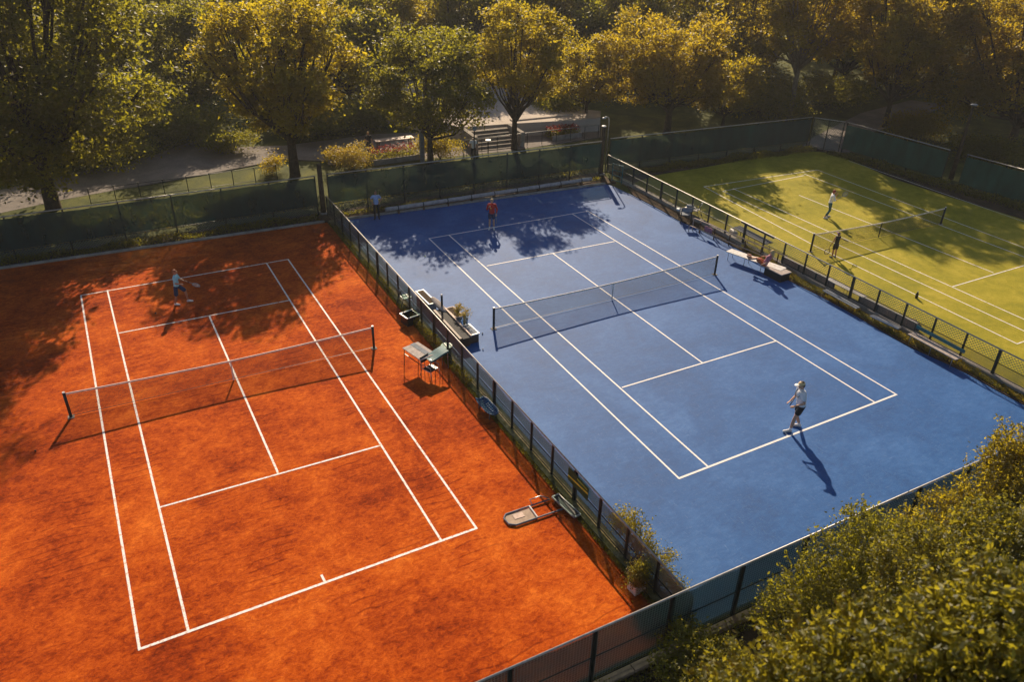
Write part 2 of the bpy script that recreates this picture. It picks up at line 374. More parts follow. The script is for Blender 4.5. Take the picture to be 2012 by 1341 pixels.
struct('lawn_mound', MB().prism(P2([(1035, 200), (1110, 205), (1120, 175), (1060, 165)], 1.0), .9, 1.12), MT['grass'])
sa, sb = at(916, 253, 1.0), at(996, 245, 1.0); ca = at(912, 288, 0)
sdir = (sb-sa); sdir.z = 0; sl = sdir.length; sdir.normalize(); sn = Vector((sdir.y, -sdir.x, 0))
st = thing('stone_steps', 'broad grey stone steps climbing from the path to the pale plaza', 'steps', (sa.x, sa.y, 0), math.atan2(sdir.y, sdir.x))
for k in range(6):
    MB().box((sl/2, -.22-.42*k, (1.0-.165*k-.16)/2-.02), (sl, .42, 1.0-.165*k-.16+.04)).build('step', MT['stone'], st, bevel=.01)
for x in (-.2, sl+.2): MB().box((x, -1.2, .5), (.34, 2.6, 1.1)).build('side_wall', MT['concrete'], st, bevel=.02)
w0, w1 = at(1004, 262, 0), at(1120, 250, 0); wd = w1-w0
rw = thing('retaining_wall', 'low pale retaining wall right of the stone steps', 'wall', w0, math.atan2(wd.y, wd.x))
MB().box((wd.length/2, 0, .5), (wd.length, .35, 1.0)).build('wall_face', MT['concrete'], rw); MB().box((wd.length/2, -.02, 1.05), (wd.length+.1, .5, .1)).build('coping', MT['plaza'], rw, bevel=.02)

# ------------------------------------------------------------------ fences
def fence(name, label, p0, p1, h, spacing, rails, panels, post_r=.035, group=None, zbase=0, mats=None, posts=None, cat='fence', wide=(), zp=0):
    """rails: heights; panels: (z0, z1, material, part name)"""
    p0, p1 = Vector(p0), Vector(p1); d = p1-p0; d.z = 0; l = d.length
    root = thing(name, label, cat, (p0.x, p0.y, zbase), math.atan2(d.y, d.x), group)
    xs = posts if posts else [l*k/round(l/spacing) for k in range(round(l/spacing)+1)]
    for k, x in enumerate(xs):
        r = post_r*(1.5 if k in wide else 1)
        MB().box((x, 0, h/2), (2*r, 2*r, h)).build('post', MT['dkmetal'], root)
    for k, z in enumerate(rails):
        top = z >= h-.05
        o = MB().tube([(-.03, 0, z+(.03 if top else 0)), (l+.03, 0, z+(.03 if top else 0))], .032 if top else .018, 8).build('top_rail' if top else 'cross_rail', MT['rail'] if top else MT['dkmetal'], root, smooth=True)
    for z0, z1, mat, pn, off in panels:
        mb = MB(); n = max(2, int(l/.45)); rr = random.Random(int(l*100)); sag = [rr.uniform(-.02, .02) for _ in range(n+1)]; tops = [z1-(abs(rr.gauss(0, .018)) if 'screen' in pn else 0) for _ in range(n+1)]
        for k in range(n):
            xa, xb = l*k/n, l*(k+1)/n; ya = off+(sag[k] if 'screen' in pn else 0); yb = off+(sag[k+1] if 'screen' in pn else 0)
            mb.quad((xa, ya, z0), (xb, yb, z0), (xb, yb, tops[k+1]), (xa, ya, tops[k]), uv=((xa, z0), (xb, z0), (xb, z1), (xa, z1)))
        mb.build(pn, mat, root)
    return root
fence('boundary_fence', 'tall green screened fence behind the clay court', (-30.5, 17.1, 0), (-9.75, 16.75, 0), 2.35, 2.55, (.55, 2.35), [(.62, 2.28, MT['screen'], 'windscreen', -.05), (.05, .6, MT['link'], 'wire_mesh', 0)])
fence('boundary_fence', 'tall green screened fence behind the blue court and the long grey roller', (-9.05, 16.6, 0), (9.25, 15.72, 0), 2.4, 2.25, (.6, 2.4), [(.68, 2.33, MT['screen'], 'windscreen', -.05), (.05, .64, MT['link'], 'wire_mesh', 0)])
fence('boundary_fence', 'tall dark screened fence at the far end of the grass court', (10.3, 16.15, 0), (27.4, 14.75, 0), 2.35, 2.4, (.5, 2.35), [(.6, 2.28, MT['screen'], 'windscreen', -.05), (.05, .55, MT['link'], 'wire_mesh', 0)])
fence('boundary_fence', 'teal screened fence on the right side nearest the mesh gate', (28.95, 12.7, 0), (29.85, 4.9, 0), 2.3, 2.6, (.35, 2.3), [(.4, 2.2, MT['screen2'], 'windscreen', -.05)])
fence('boundary_fence', 'teal screened fence running off the right edge past the leaning lamp', (30.05, 3.7, 0), (31.6, -9, 0), 2.3, 2.6, (.35, 2.3), [(.4, 2.2, MT['screen2'], 'windscreen', -.05)])
gt = fence('mesh_gate', 'see-through wire mesh gate at the far corner of the grass court', (27.65, 14.7, 0), (28.85, 12.9, 0), 2.3, 1.1, (.15, 1.2, 2.3), [(.05, 2.25, MT['link'], 'wire_mesh', 0)], cat='gate')
MB().box((.2, -.06, 1.1), (.12, .05, .12)).build('latch', MT['black'], gt)
fence('front_fence', 'tall chain link fence across the near corner below the courts', (-19.5, YF-.05, 0), (20.0, YF+.0, 0), 1.95, 2.35, (.06, 1.0, 1.95), [(.05, 1.92, MT['linkq'], 'wire_mesh', 0), (.08, 1.85, MT['screenf'], 'windscreen', .05)], post_r=.045)
fence('divider_fence', 'waist-high rail fence between the clay and blue courts', (XD1, YF+.15, 0), (XD1, 16.2, 0), 1.22, 1.42, (.08, .62, 1.22), [(.1, .60, MT['linkf'], 'lower_mesh', 0), (.64, 1.18, MT['linkf'], 'upper_mesh', 0), (.66, 1.12, MT['screeng'], 'windscreen', -.03), (.14, .58, MT['screeng'], 'lower_windscreen', -.03)], zbase=.06, wide=(4, 8, 12, 17, 21))
fence('divider_fence', 'waist-high rail fence between the blue and grass courts', (XD2, YF+.15, 0), (XD2-.1, 15.9, 0), 1.12, 1.5, (.06, .55, 1.12), [(.08, .53, MT['linkf'], 'lower_mesh', 0), (.57, 1.08, MT['link'], 'upper_mesh', 0)], zbase=.22, wide=(3, 8, 13, 18))
ra, rb = at(180, 404, 0), at(545, 354, 0)
fence('park_railing', 'thin dark park railing on the lawn behind the clay court fence', ra, rb, 1.05, 1.35, (.15, .98), [], post_r=.022)
ra, rb = at(885, 305, 0), at(1175, 270, 0)
fence('park_railing', 'thin pale-topped park railing along the path below the steps', ra, rb, .95, 1.2, (.95,), [], post_r=.018)

# far corner pillars, poles and lamps
def pillar(name, label, cat, p, h, r, mat, cap=None):
    t = thing(name, label, cat, p)
    MB().tube([(0, 0, 0), (0, 0, h*.5), (0, 0, h)], [r*1.15, r, r*.9], 12).build('shaft', mat, t, smooth=True)
    MB().box((0, 0, .05), (r*3, r*3, .12)).build('footing', MT['concrete'], t)
    if cap: MB().ell((0, 0, h), (r*1.1, r*1.1, .06)).build('cap', MT[cap], t)
    return t
pillar('wooden_post', 'thick brown post where the clay and blue court fences meet', 'post', (-9.4, 16.85, 0), 3.0, .15, MT['bark'])
pillar('wooden_post', 'tall brown post beside the thin curved lamp pole', 'post', (9.62, 16.1, 0), 3.3, .15, MT['bark'], 'white')
tp = thing('lamp_pole', 'thin grey pole with small hooked lamp at the blue court corner', 'lamp', (10.1, 16.25, 0))
MB().tube([(0, 0, 0), (0, 0, 3.6), (-.05, 0, 3.78), (-.2, 0, 3.86), (-.38, 0, 3.84)], [.05, .04, .035, .03, .03], 8).build('pole', MT['steel'], tp, smooth=True)
MB().ell((-.42, 0, 3.80), (.16, .09, .06)).build('lamp_head', MT['lampg'], tp, smooth=True)
lp = thing('street_lamp', 'dark brown wooden street lamp by the gap in the right fence', 'street lamp', at(1868, 352))
MB().tube([(0, 0, 0), (.02, 0, 2.5), (0, 0, 5.0)], [.17, .12, .07], 12).build('pole', MT['bark'], lp, smooth=True)
MB().ell((.05, 0, 5.08), (.24, .22, .08)).build('lamp_head', MT['greyp'], lp, smooth=True)
lp2 = thing('globe_lamp', 'round white globe lamp showing between the dark tree and steps', 'street lamp', at(905, 262))
MB().tube([(0, 0, 0), (0, 0, 3.6)], [.06, .045], 8).build('pole', MT['steel'], lp2, smooth=True)
MB().ell((0, 0, 3.85), (.24, .24, .22)).build('globe', MT['lampg'], lp2, smooth=True)
bl = thing('bollard_lamp', 'short flat-topped lamp by the railing below the steps', 'lamp', at(959, 302))
MB().tube([(0, 0, 0), (0, 0, .95)], .045, 8).build('pole', MT['black'], bl); MB().tube([(0, 0, .95), (0, 0, 1.02)], [.22, .2], 14).build('lamp_head', MT['white'], bl)
gp = thing('grey_post', 'tall square grey post left of the round bush behind the fence', 'post', at(830, 318))
MB().box((0, 0, 1.1), (.28, .28, 2.2)).build('shaft', MT['greyp'], gp, bevel=.02); MB().box((0, 0, 2.24), (.36, .36, .08)).build('cap', MT['concrete'], gp)
sp = thing('signal_post', 'slim signpost with small round plate behind the blue court fence', 'post', at(932, 330))
MB().tube([(0, 0, 0), (0, 0, 2.9)], .04, 8).build('pole', MT['black'], sp); MB().tube([(0, -.04, 2.75), (0, -.08, 2.75)], .17, 14).build('plate', MT['greyp'], sp)

# rolled cover along the back of the blue court
ca_, cb_ = at(757, 413, .30), at(1162, 352, .30); cdv = cb_-ca_
rc = thing('rolled_cover', 'long grey rolled court cover lying along the back fence', 'rolled cover', (ca_.x, ca_.y, 0), math.atan2(cdv.y, cdv.x))
n = 9; Lc = cdv.length
MB().tube([(Lc*k/40, 0, .32+.006*math.sin(k*1.7)) for k in range(41)], [.125+.004*math.sin(k*2.3) for k in range(41)], 16).build('roll', MT['pipe'], rc, smooth=True)
for k in range(n):
    x = Lc*(k+.5)/n
    MB().box((x, 0, .10), (.08, .34, .20)).build('cradle', MT['dwood'], rc)
    MB().tube([(x-.03, 0, .32), (x+.03, 0, .32)], .134, 16).build('strap', MT['black'], rc, smooth=True)
MB().box((Lc/2, .12, .05), (Lc, .10, .06)).build('rail', MT['wood'], rc)

# ------------------------------------------------------------------ nets
def net(label, b0, b1, hp=1.07, hc=.914, strap=True):
    p0, p1 = at(*b0), at(*b1); d = p1-p0; l = d.length
    t = thing('tennis_net', label, 'tennis net', p0, math.atan2(d.y, d.x), 'nets strung across the courts')
    for x in (0, l):
        po = MB().tube([(x, 0, 0), (x, 0, hp)], .055, 12).build('post', MT['black'], t, smooth=True)
        MB().tube([(x, 0, hp), (x, 0, hp+.03)], .05, 12).build('post_cap', MT['white'], po)
        MB().box((x, 0, .012), (.22, .22, .024)).build('base_plate', MT['concrete'], po)
    n = 48
    H = lambda x: hc+(hp-.03-hc)*(abs(x-l/2)/(l/2))**1.6
    nm, tp_ = MB(), MB()
    for k in range(n):
        xa, xb = .06+(l-.12)*k/n, .06+(l-.12)*(k+1)/n; sa_, sb_ = .03*math.sin(xa*1.1), .03*math.sin(xb*1.1)
        for z0, z1, y0, y1 in ((0, .5, 0, 1), (.5, 1, 1, 0)):
            nm.quad((xa, sa_*y0, .05+z0*(H(xa)-.08)), (xb, sb_*y0, .05+z0*(H(xb)-.08)), (xb, sb_*y1, .05+z1*(H(xb)-.08)), (xa, sa_*y1, .05+z1*(H(xa)-.08)), uv=((xa, z0*.9), (xb, z0*.9), (xb, z1*.9), (xa, z1*.9)))
        tp_.box(((xa+xb)/2, 0, (H(xa)+H(xb))/2-.03), ((xb-xa)*1.01, .024, .065), tilt=(0, -math.atan2(H(xb)-H(xa), xb-xa), 0))
    nm.build('net_mesh', MT['net'], t); tp_.build('headband', MT['tape'], t)
    MB().tube([(.06, 0, .05), (l-.06, 0, .05)], .012, 6).build('bottom_cord', MT['black'], t)
    MB().box((l/2, 0, hc/2), (.05, .03, hc-.03)).build('centre_strap', MT['tape'] if strap else MT['black'], t)
    return t
net('net across the orange clay court with a dark post at each end', (140, 820), (735, 685))
net('net across the blue court with white centre strap', (970, 647), (1404, 540))
net('net across the grass court with a dark centre stay', (1592, 495), (1848, 441), strap=False)

# ------------------------------------------------------------------ vegetation
def leaf_mesh(name, mat, C, leaf, aspect=.5, up=.35, seed=0, fold=True):
    """C: (n,3) leaf positions; returns a mesh of n small folded leaves"""
    rng = np.random.default_rng(seed); n = len(C)
    nor = rng.normal(size=(n, 3)); nor[:, 2] = np.abs(nor[:, 2])+up; nor /= np.linalg.norm(nor, axis=1)[:, None]
    a = rng.normal(size=(n, 3)); a -= nor*(a*nor).sum(1)[:, None]; a /= np.linalg.norm(a, axis=1)[:, None]
    b = np.cross(nor, a); s = leaf*rng.uniform(.6, 1.35, n)[:, None]
    V = np.empty((n, 4, 3)); w = s*aspect*.5
    V[:, 0] = C - a*s*.5; V[:, 1] = C + b*w - nor*s*.10; V[:, 2] = C + a*s*.5; V[:, 3] = C - b*w - nor*s*.10
    me = bpy.data.meshes.new(name)
    if fold:
        me.vertices.add(4*n); me.vertices.foreach_set('co', V.ravel())
        idx = (np.arange(n)[:, None]*4 + np.array([0, 1, 2, 0, 2, 3])[None]).ravel().astype(np.int32)
        me.loops.add(6*n); me.loops.foreach_set('vertex_index', idx)
        me.polygons.add(2*n); me.polygons.foreach_set('loop_start', np.arange(0, 6*n, 3, dtype=np.int32))
    else:
        me.vertices.add(4*n); me.vertices.foreach_set('co', V.ravel())
        me.loops.add(4*n); me.loops.foreach_set('vertex_index', np.arange(4*n, dtype=np.int32))
        me.polygons.add(n); me.polygons.foreach_set('loop_start', np.arange(0, 4*n, 4, dtype=np.int32))
    me.materials.append(mat); me.update(calc_edges=True); me.validate()
    return me
def cloud(lobes, ncl, per, spread, seed, shell=.45, flat=.55):
    rng = np.random.default_rng(seed); Lb = np.array(lobes, float)
    w = (Lb[:, 3]*Lb[:, 4]*Lb[:, 5])**(2/3); idx = rng.choice(len(Lb), ncl, p=w/w.sum())
    d = rng.normal(size=(ncl, 3)); d /= np.linalg.norm(d, axis=1)[:, None]
    r = rng.uniform(shell**3, 1, ncl)**(1/3)
    c = Lb[idx, :3] + d*Lb[idx, 3:6]*r[:, None]
    sz = rng.uniform(.6, 1.35, ncl)
    sz = np.where(rng.random(ncl) < .25, sz*1.5, sz)
    out = np.repeat(c, per, 0) + rng.normal(size=(ncl*per, 3))*np.array([spread, spread, spread*flat])*np.repeat(sz, per)[:, None]
    return out
def make_lobes(H, R, zb, seed, n, shape='round'):
    """foliage masses of a crown between heights zb and H"""
    rr = random.Random(seed); lobes = []; hc = (H+zb)/2; hr = (H-zb)/2
    for k in range(n):
        t = (k+.5)/n; z = zb+hr*.25+(H-zb-hr*.45)*t; u = (z-hc)/hr
        if shape == 'round': rad = R*math.sqrt(max(.05, 1-u*u*.85))
        elif shape == 'vase': rad = R*(.45+.55*min(1, (z-zb)/(hr*1.1)))*math.sqrt(max(.08, 1-max(0, u)**2))
        elif shape == 'cone': rad = R*(1-.75*t)
        else: rad = R*.85
        a = k*2.399+rr.uniform(-.5, .5); q = rad*rr.uniform(.30, .98); lr = R*rr.uniform(.17, .36)
        lobes.append((q*math.cos(a), q*math.sin(a), z, lr, lr, lr*rr.uniform(.6, .85)))
    return lobes
def limb_mesh(lobes, zf, r0, seed, lean=(0, 0), twigs=3):
    rr = random.Random(seed); mb = MB(); zt = max(l[2] for l in lobes)
    path = [(0, 0, -.2), (0, 0, 0), (lean[0]*.3, lean[1]*.3, zf*.5), (lean[0], lean[1], zf), (lean[0]*1.2+rr.uniform(-.2, .2), lean[1]+rr.uniform(-.2, .2), (zf+zt)/2), (lean[0], lean[1], zt)]
    mb.tube(path, [r0*1.5, r0*1.25, r0, r0*.85, r0*.45, r0*.08], 10)
    for l in lobes:
        zs = min(zf*rr.uniform(.8, 1.25), l[2]*.85); s = Vector((lean[0]*min(1, zs/zf), lean[1]*min(1, zs/zf), zs)); e = Vector(l[:3])
        m = s.lerp(e, .5)+Vector((0, 0, -.12*(e-s).length))+Vector((rr.uniform(-.2, .2), rr.uniform(-.2, .2), 0))
        mb.tube([s, s.lerp(m, .5), m, e], [r0*.5, r0*.42, r0*.3, r0*.1], 6)
        for _ in range(twigs):
            t = Vector((rr.uniform(-1, 1)*l[3], rr.uniform(-1, 1)*l[4], rr.uniform(-.3, 1)*l[5]))*.85
            mb.tube([m.lerp(e, .6), e+t*.5, e+t], [r0*.16, r0*.1, r0*.03], 5)
    return mb
def tree(name, label, cat, loc, H, R, zb, seed, leafmat, bark='bark', nl=14, ncl=700, per=46, leaf=.20, spread=.37, zf=None, r0=.22, shape='round', group=None, lobes=None, rz=0, lean=(0, 0), fold=True, shell=.45):
    t = thing(name, label, cat, loc, rz, group)
    lobes = lobes or make_lobes(H, R, zb, seed, nl, shape)
    ncl, per, spread = int(ncl*.62), int(per*1.45), spread*.86
    limb_mesh(lobes, zf or zb*.9, r0, seed, lean).build('trunk', MT[bark], t, smooth=True)
    me = leaf_mesh('crown', MT[leafmat], cloud(lobes, ncl, per, spread, seed, shell), leaf, seed=seed, fold=fold)
    o = bpy.data.objects.new('crown', me); COL.objects.link(o); o.parent = t
    return t
G2 = 'park trees behind the courts'
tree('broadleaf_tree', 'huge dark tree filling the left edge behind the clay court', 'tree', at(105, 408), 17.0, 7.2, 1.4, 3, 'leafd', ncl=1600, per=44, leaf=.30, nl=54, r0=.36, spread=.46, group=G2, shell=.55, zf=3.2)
tree('broadleaf_tree', 'golden round tree behind the right end of the clay court fence', 'tree', at(580, 345), 11.2, 5.0, 3.0, 5, 'leafy', ncl=950, per=44, leaf=.26, nl=40, r0=.30, group=G2, shape='vase', zf=2.6, rz=2.0)
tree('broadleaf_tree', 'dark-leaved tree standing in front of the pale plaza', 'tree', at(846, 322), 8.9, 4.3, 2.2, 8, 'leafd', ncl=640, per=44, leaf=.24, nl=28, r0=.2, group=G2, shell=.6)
t3 = tree('broadleaf_tree', 'upright golden tree with forked open limbs beside the steps', 'tree', at(1010, 292), 10.6, 3.9, 3.4, 13, 'leafy', ncl=520, per=42, leaf=.24, nl=26, r0=.20, group=G2, shape='vase', zf=2.3, shell=.5)
tree('broadleaf_tree', 'small yellow-green tree right of the forked golden tree', 'tree', at(1150, 245), 7.2, 2.9, 1.8, 17, 'leafy', ncl=330, per=44, leaf=.23, nl=16, r0=.14, group=G2)
tree('broadleaf_tree', 'wide olive tree behind the left end of the dark grass-court fence', 'tree', at(1310, 262), 8.7, 4.9, 2.2, 21, 'leafo', ncl=950, per=44, leaf=.25, nl=36, r0=.26, group=G2)
tree('broadleaf_tree', 'low bushy yellow tree between the wide olive tree and pale-trunked tree', 'tree', at(1420, 245), 6.0, 3.1, .8, 23, 'leafy', ncl=400, per=44, leaf=.23, nl=18, r0=.12, group=G2)
tree('broadleaf_tree', 'tall tree with a bare pale trunk behind the mesh gate corner', 'tree', at(1550, 228), 16.5, 5.4, 4.2, 27, 'leafo', bark='palebark', ncl=1150, per=44, leaf=.26, nl=32, r0=.22, group=G2, zf=4.0)
tree('broadleaf_tree', 'slanting dark-trunked tree beside the path outside the gate', 'tree', at(1738, 248), 13, 5.4, 2.6, 31, 'leafo', ncl=1050, per=44, leaf=.26, nl=32, r0=.2, group=G2, zf=2.2)
tree('broadleaf_tree', 'massive amber tree overhanging the right edge behind the teal fence', 'tree', at(1985, 285), 12.5, 6.6, 1.8, 33, 'leafo', ncl=1250, per=44, leaf=.28, nl=42, r0=.3, group=G2)
tree('broadleaf_tree', 'dark tree closing the gap between the left giant and golden tree', 'tree', at(385, 235), 9.5, 4.6, 1.2, 37, 'leafd', ncl=620, per=40, leaf=.28, nl=24, r0=.22, group=G2)
# middle distance
mid = [('round olive tree behind the golden tree on its right', 690, 215, 8.5, 3.9, 'leaf', 41), ('domed tree above the dark tree by the plaza', 790, 165, 8.5, 4.3, 'leafy', 43),
       ('tall olive tree behind the forked golden tree', 905, 160, 10, 4.2, 'leaf', 44), ('shadowed tree beyond the lit lawn right of the forked tree', 1115, 170, 8, 4.2, 'leafd', 45),
       ('bushy tree behind the wide olive tree', 1245, 175, 9, 4.6, 'leaf', 46), ('olive tree left of the pale trunked tree', 1420, 150, 9.5, 4.4, 'leaf', 47),
       ('dense dark tree right of the pale trunk', 1640, 150, 9.5, 4.6, 'leafd', 48), ('tall amber tree rising behind the slanting tree', 1800, 150, 12, 5.2, 'leafo', 49),
       ('dark tree behind the massive amber tree at the right edge', 1960, 150, 12, 5.4, 'leafd', 50), ('tree behind the upper left of the golden round tree', 440, 150, 10.5, 4.6, 'leaf', 51), ('olive tree behind the left giant', 250, 190, 11, 5, 'leaf', 52)]
protos = {}
for lb, px, py, H, R, lm, sd in mid:
    tree('broadleaf_tree', lb, 'tree', at(px, py), H, R, H*.18, sd, lm, ncl=420, per=38, leaf=.32, spread=.45, nl=24, r0=.2, group='trees beyond the plaza', fold=False)
# far wood
for k, lm in enumerate(('leaf', 'leafy', 'leafd', 'leafo', 'leaf')):
    H = (11, 12.5, 10.5, 11.5, 13)[k]
    protos[k] = (lm, H)
wood = None; wl = 'leafy tree in the hazy wood along the top of the view'
first = {}
wr = random.Random(5)
fwd2 = Vector((_sy, _cy, 0)); rgt2 = Vector((_cy, -_sy, 0)); c0 = Vector((CAM[0], CAM[1], 0))
for d_, sp_ in ((78, 8.5), (90, 9), (103, 9.5), (118, 10), (136, 11), (156, 13)):
    nW = int(d_*1.42/sp_)+1
    for k in range(nW):
        lat = (k-(nW-1)/2)*sp_+wr.uniform(-2.2, 2.2); dd = d_+wr.uniform(-4, 4)
        p = c0+fwd2*dd+rgt2*lat; kd = wr.randrange(5); lm, H = protos[kd]; sc = wr.uniform(.85, 1.2)
        if kd not in first:
            first[kd] = tree('wood_tree', wl, 'tree', p, H, 4.8, 2.0, 60+kd, lm, ncl=340, per=34, leaf=.40, spread=.5, nl=22, r0=.25, group='trees of the hazy wood', fold=False)
        else: copy_tree(first[kd], p, wr.uniform(0, 6.28), sc)

# bushes, hedges and beds
def bush(name, label, cat, loc, lobes, mat, ncl, per, leaf, spread, seed, group=None, stem=True, fold=True, kind=None, shell=.4):
    t = thing(name, label, cat, loc, 0, group)
    if stem:
        mb = MB(); rr = random.Random(seed)
        for l in lobes: mb.tube([(0, 0, -.05), (l[0]*.4, l[1]*.4, l[2]*.5), (l[0], l[1], l[2]+l[5]*.5)], [.03, .02, .008], 5)
        mb.build('stem', MT['bark'], t)
    me = leaf_mesh('foliage', MT[mat], cloud(lobes, ncl, per, spread, seed, shell), leaf, seed=seed, fold=fold)
    o = bpy.data.objects.new('foliage', me); COL.objects.link(o); o.parent = t
    return t
def blob(R, H, seed, n=6):
    rr = random.Random(seed); return [(rr.uniform(-.5, .5)*R, rr.uniform(-.5, .5)*R, H*rr.uniform(.35, .7), R*.6, R*.6, H*.35) for _ in range(n)]
bush('round_bush', 'round green bush right of the grey post behind the fence', 'bush', at(865, 312), blob(1.5, 1.9, 1), 'leafy', 150, 34, .14, .22, 1)
bush('garden_bush', 'bright yellow bush at the left end of the flower bed', 'bush', at(690, 332), blob(1.6, 1.7, 2), 'yelleaf', 130, 34, .14, .24, 2)
bush('garden_bush', 'dark low bush under the golden round tree by the path', 'bush', at(455, 300), blob(2.0, 1.7, 3), 'leafd', 150, 34, .16, .28, 3)
bush('garden_bush', 'small flowering bush with pinkish tips on the lawn edge', 'bush', at(535, 340), blob(.8, 1.1, 4), 'leafo', 60, 30, .12, .18, 4)
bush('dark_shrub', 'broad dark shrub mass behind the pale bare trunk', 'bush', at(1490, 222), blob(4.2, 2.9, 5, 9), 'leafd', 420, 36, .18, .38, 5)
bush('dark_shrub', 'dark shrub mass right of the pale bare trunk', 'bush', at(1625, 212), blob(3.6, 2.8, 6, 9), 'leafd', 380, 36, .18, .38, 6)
bush('garden_bush', 'amber bush below the slanting tree outside the teal fence', 'bush', at(1800, 268), blob(2.6, 2.0, 7, 7), 'leafo', 260, 34, .16, .32, 7)
bush('garden_bush', 'dark bush beside the street lamp outside the right fence', 'bush', at(1950, 315), blob(3.0, 1.8, 8, 7), 'leafd', 260, 34, .17, .32, 8)
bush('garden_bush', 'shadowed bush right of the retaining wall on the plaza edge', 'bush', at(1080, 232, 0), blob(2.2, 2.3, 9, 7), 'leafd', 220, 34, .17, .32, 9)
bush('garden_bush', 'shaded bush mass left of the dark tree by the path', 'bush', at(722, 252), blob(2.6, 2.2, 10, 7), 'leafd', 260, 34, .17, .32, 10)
def strip(name, label, a, b, w, h, mat, nper, leaf, seed, spread=.16, z=0):
    a, b = Vector(a), Vector(b); l = (b-a).length; rng = np.random.default_rng(seed); n = int(l*nper)
    t = rng.uniform(0, 1, n); c = np.array(a)[None]+(np.array(b)-np.array(a))[None]*t[:, None]
    nrm = (b-a).cross(Vector((0, 0, 1))).normalized(); hh = .55+.45*np.sin(t*l*1.7+seed)*np.sin(t*l*.63+2)
    c += np.array(nrm)[None]*rng.uniform(-w/2, w/2, n)[:, None]; c[:, 2] = z+.02+rng.uniform(0, 1, n)*h*np.clip(hh, .15, 1)
    me = leaf_mesh(name, MT[mat], c, leaf, seed=seed)
    o = bpy.data.objects.new(name, me); COL.objects.link(o); tag(o, label, 'plants', kind='stuff'); return o
strip('ground_cover', 'dark low plants under the clay court back fence', (-26, 16.85, 0), (-9.9, 16.2, 0), .7, .45, 'leafd', 420, .10, 1)
strip('ground_cover', 'dark low plants under the fence behind the roller', (-8.9, 16.2, 0), (9, 15.2, 0), .5, .28, 'leafd', 260, .10, 2)
strip('ground_cover', 'dark low hedge at the far end of the grass court', (10.6, 15.4, 0), (27.6, 14.2, 0), .8, .55, 'leafd', 520, .11, 3)
hp = [(28.2, 13.2), (28.9, 8), (29.4, 4), (30.2, 0), (30.6, -5)]
for k in range(4): strip('ground_cover', 'dark clipped low hedge below the teal fences on the right' , (*hp[k], 0), (*hp[k+1], 0), .9, .55, 'leafd', 520, .11, 4+k)
strip('ground_cover', 'sunlit golden hedge top behind the clay court fence', (-27, 18.2, 0), (-9.8, 17.9, 0), 1.0, 1.5, 'leafy', 620, .15, 11, z=.2)
strip('ground_cover', 'low plants behind the blue court fence', (-8.8, 18.0, 0), (9.0, 16.9, 0), 1.0, 1.3, 'leaf', 420, .15, 12)
strip('ground_cover', 'mossy weeds along the foot of the fence on the clay side', (-9.62, -16.5, 0), (-9.58, 15, 0), .14, .10, 'leafy', 330, .06, 13)
eb = [Vector((x, y, 0)) for x, y in blue_edge]
for k in range(6, len(eb)-1):
    a, b = eb[k]+Vector((.32, 0, 0)), eb[k+1]+Vector((.32, 0, 0))
    strip('ground_cover', 'low green plants in the bed between the blue court and benches', a, b, .45, .26, 'leafy' if k % 2 else 'leafn', 900, .065, 20+k, z=.03)
strip('ground_cover', 'weeds growing along the lower right edge of the front fence', (-16, -17.5, 0), (8, -17.5, 0), .5, .3, 'leafn', 330, .07, 50)
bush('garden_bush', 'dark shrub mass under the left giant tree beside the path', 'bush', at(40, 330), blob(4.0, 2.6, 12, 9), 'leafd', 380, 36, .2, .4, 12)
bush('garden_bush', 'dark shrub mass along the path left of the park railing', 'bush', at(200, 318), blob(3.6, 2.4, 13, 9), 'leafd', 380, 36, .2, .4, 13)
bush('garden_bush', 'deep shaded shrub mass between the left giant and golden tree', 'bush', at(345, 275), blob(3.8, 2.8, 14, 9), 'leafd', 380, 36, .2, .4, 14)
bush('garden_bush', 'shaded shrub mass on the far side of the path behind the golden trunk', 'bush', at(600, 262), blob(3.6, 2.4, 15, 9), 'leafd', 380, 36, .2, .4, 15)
strip('ground_cover', 'lawn weeds and clover on the strip behind the clay court fence', (-27, 20.4, 0), (-10, 20.6, 0), 4.2, .14, 'leaf', 900, .12, 61)
strip('ground_cover', 'yellow-green planting along the divider fence beside the planters', (-9.5, 3.4, 0), (-9.5, -3.6, 0), .35, .5, 'leafy', 420, .085, 62)
strip('ground_cover', 'yellow-green weeds in the ledge below the divider fence', (-9.45, 14.5, .06), (-9.45, 3.4, .06), .25, .22, 'leafy', 320, .07, 63)
# red flower beds
def flowers(label, px, py, w, dp, h, seed):
    t = thing('flower_bed', label, 'flower bed', at(px, py)); rng = np.random.default_rng(seed)
    n = 1500; c = rng.uniform(-1, 1, (n, 3))*np.array([w/2, dp/2, 0]); c[:, 2] = rng.uniform(0, h*.8, n)
    for nm, mt, zz, nn in (('leaves', 'leaf', 0, 1500), ('blossoms', 'redleaf', h*.7, 500)):
        c = rng.uniform(-1, 1, (nn, 3))*np.array([w/2, dp/2, 0]); c[:, 2] = zz+rng.uniform(0, h*(.8 if nm == 'leaves' else .35), nn)
        o = bpy.data.objects.new(nm, leaf_mesh(nm, MT[mt], c, .15, seed=seed+1)); COL.objects.link(o); o.parent = t
    MB().box((0, -dp/2-.08, .16), (w, .12, .36)).build('edging', MT['concrete'], t)
    return t
flowers('red flower bed beyond the blue court fence left of the post', 775, 312, 3.6, 1.4, .9, 3)
flowers('red flower bed at the right end of the retaining wall', 1105, 268, 2.6, 1.2, .8, 5)
flowers('small pink flower clump left of the yellow bush', 655, 318, 1.0, .8, .8, 7)
pt = thing('picnic_table', 'reddish picnic table among the flowers beyond the fence', 'table', at(775, 293), D(-3))
MB().box((0, 0, .76), (2.9, .7, .06)).build('tabletop', MT['pinkw'], pt, bevel=.01)
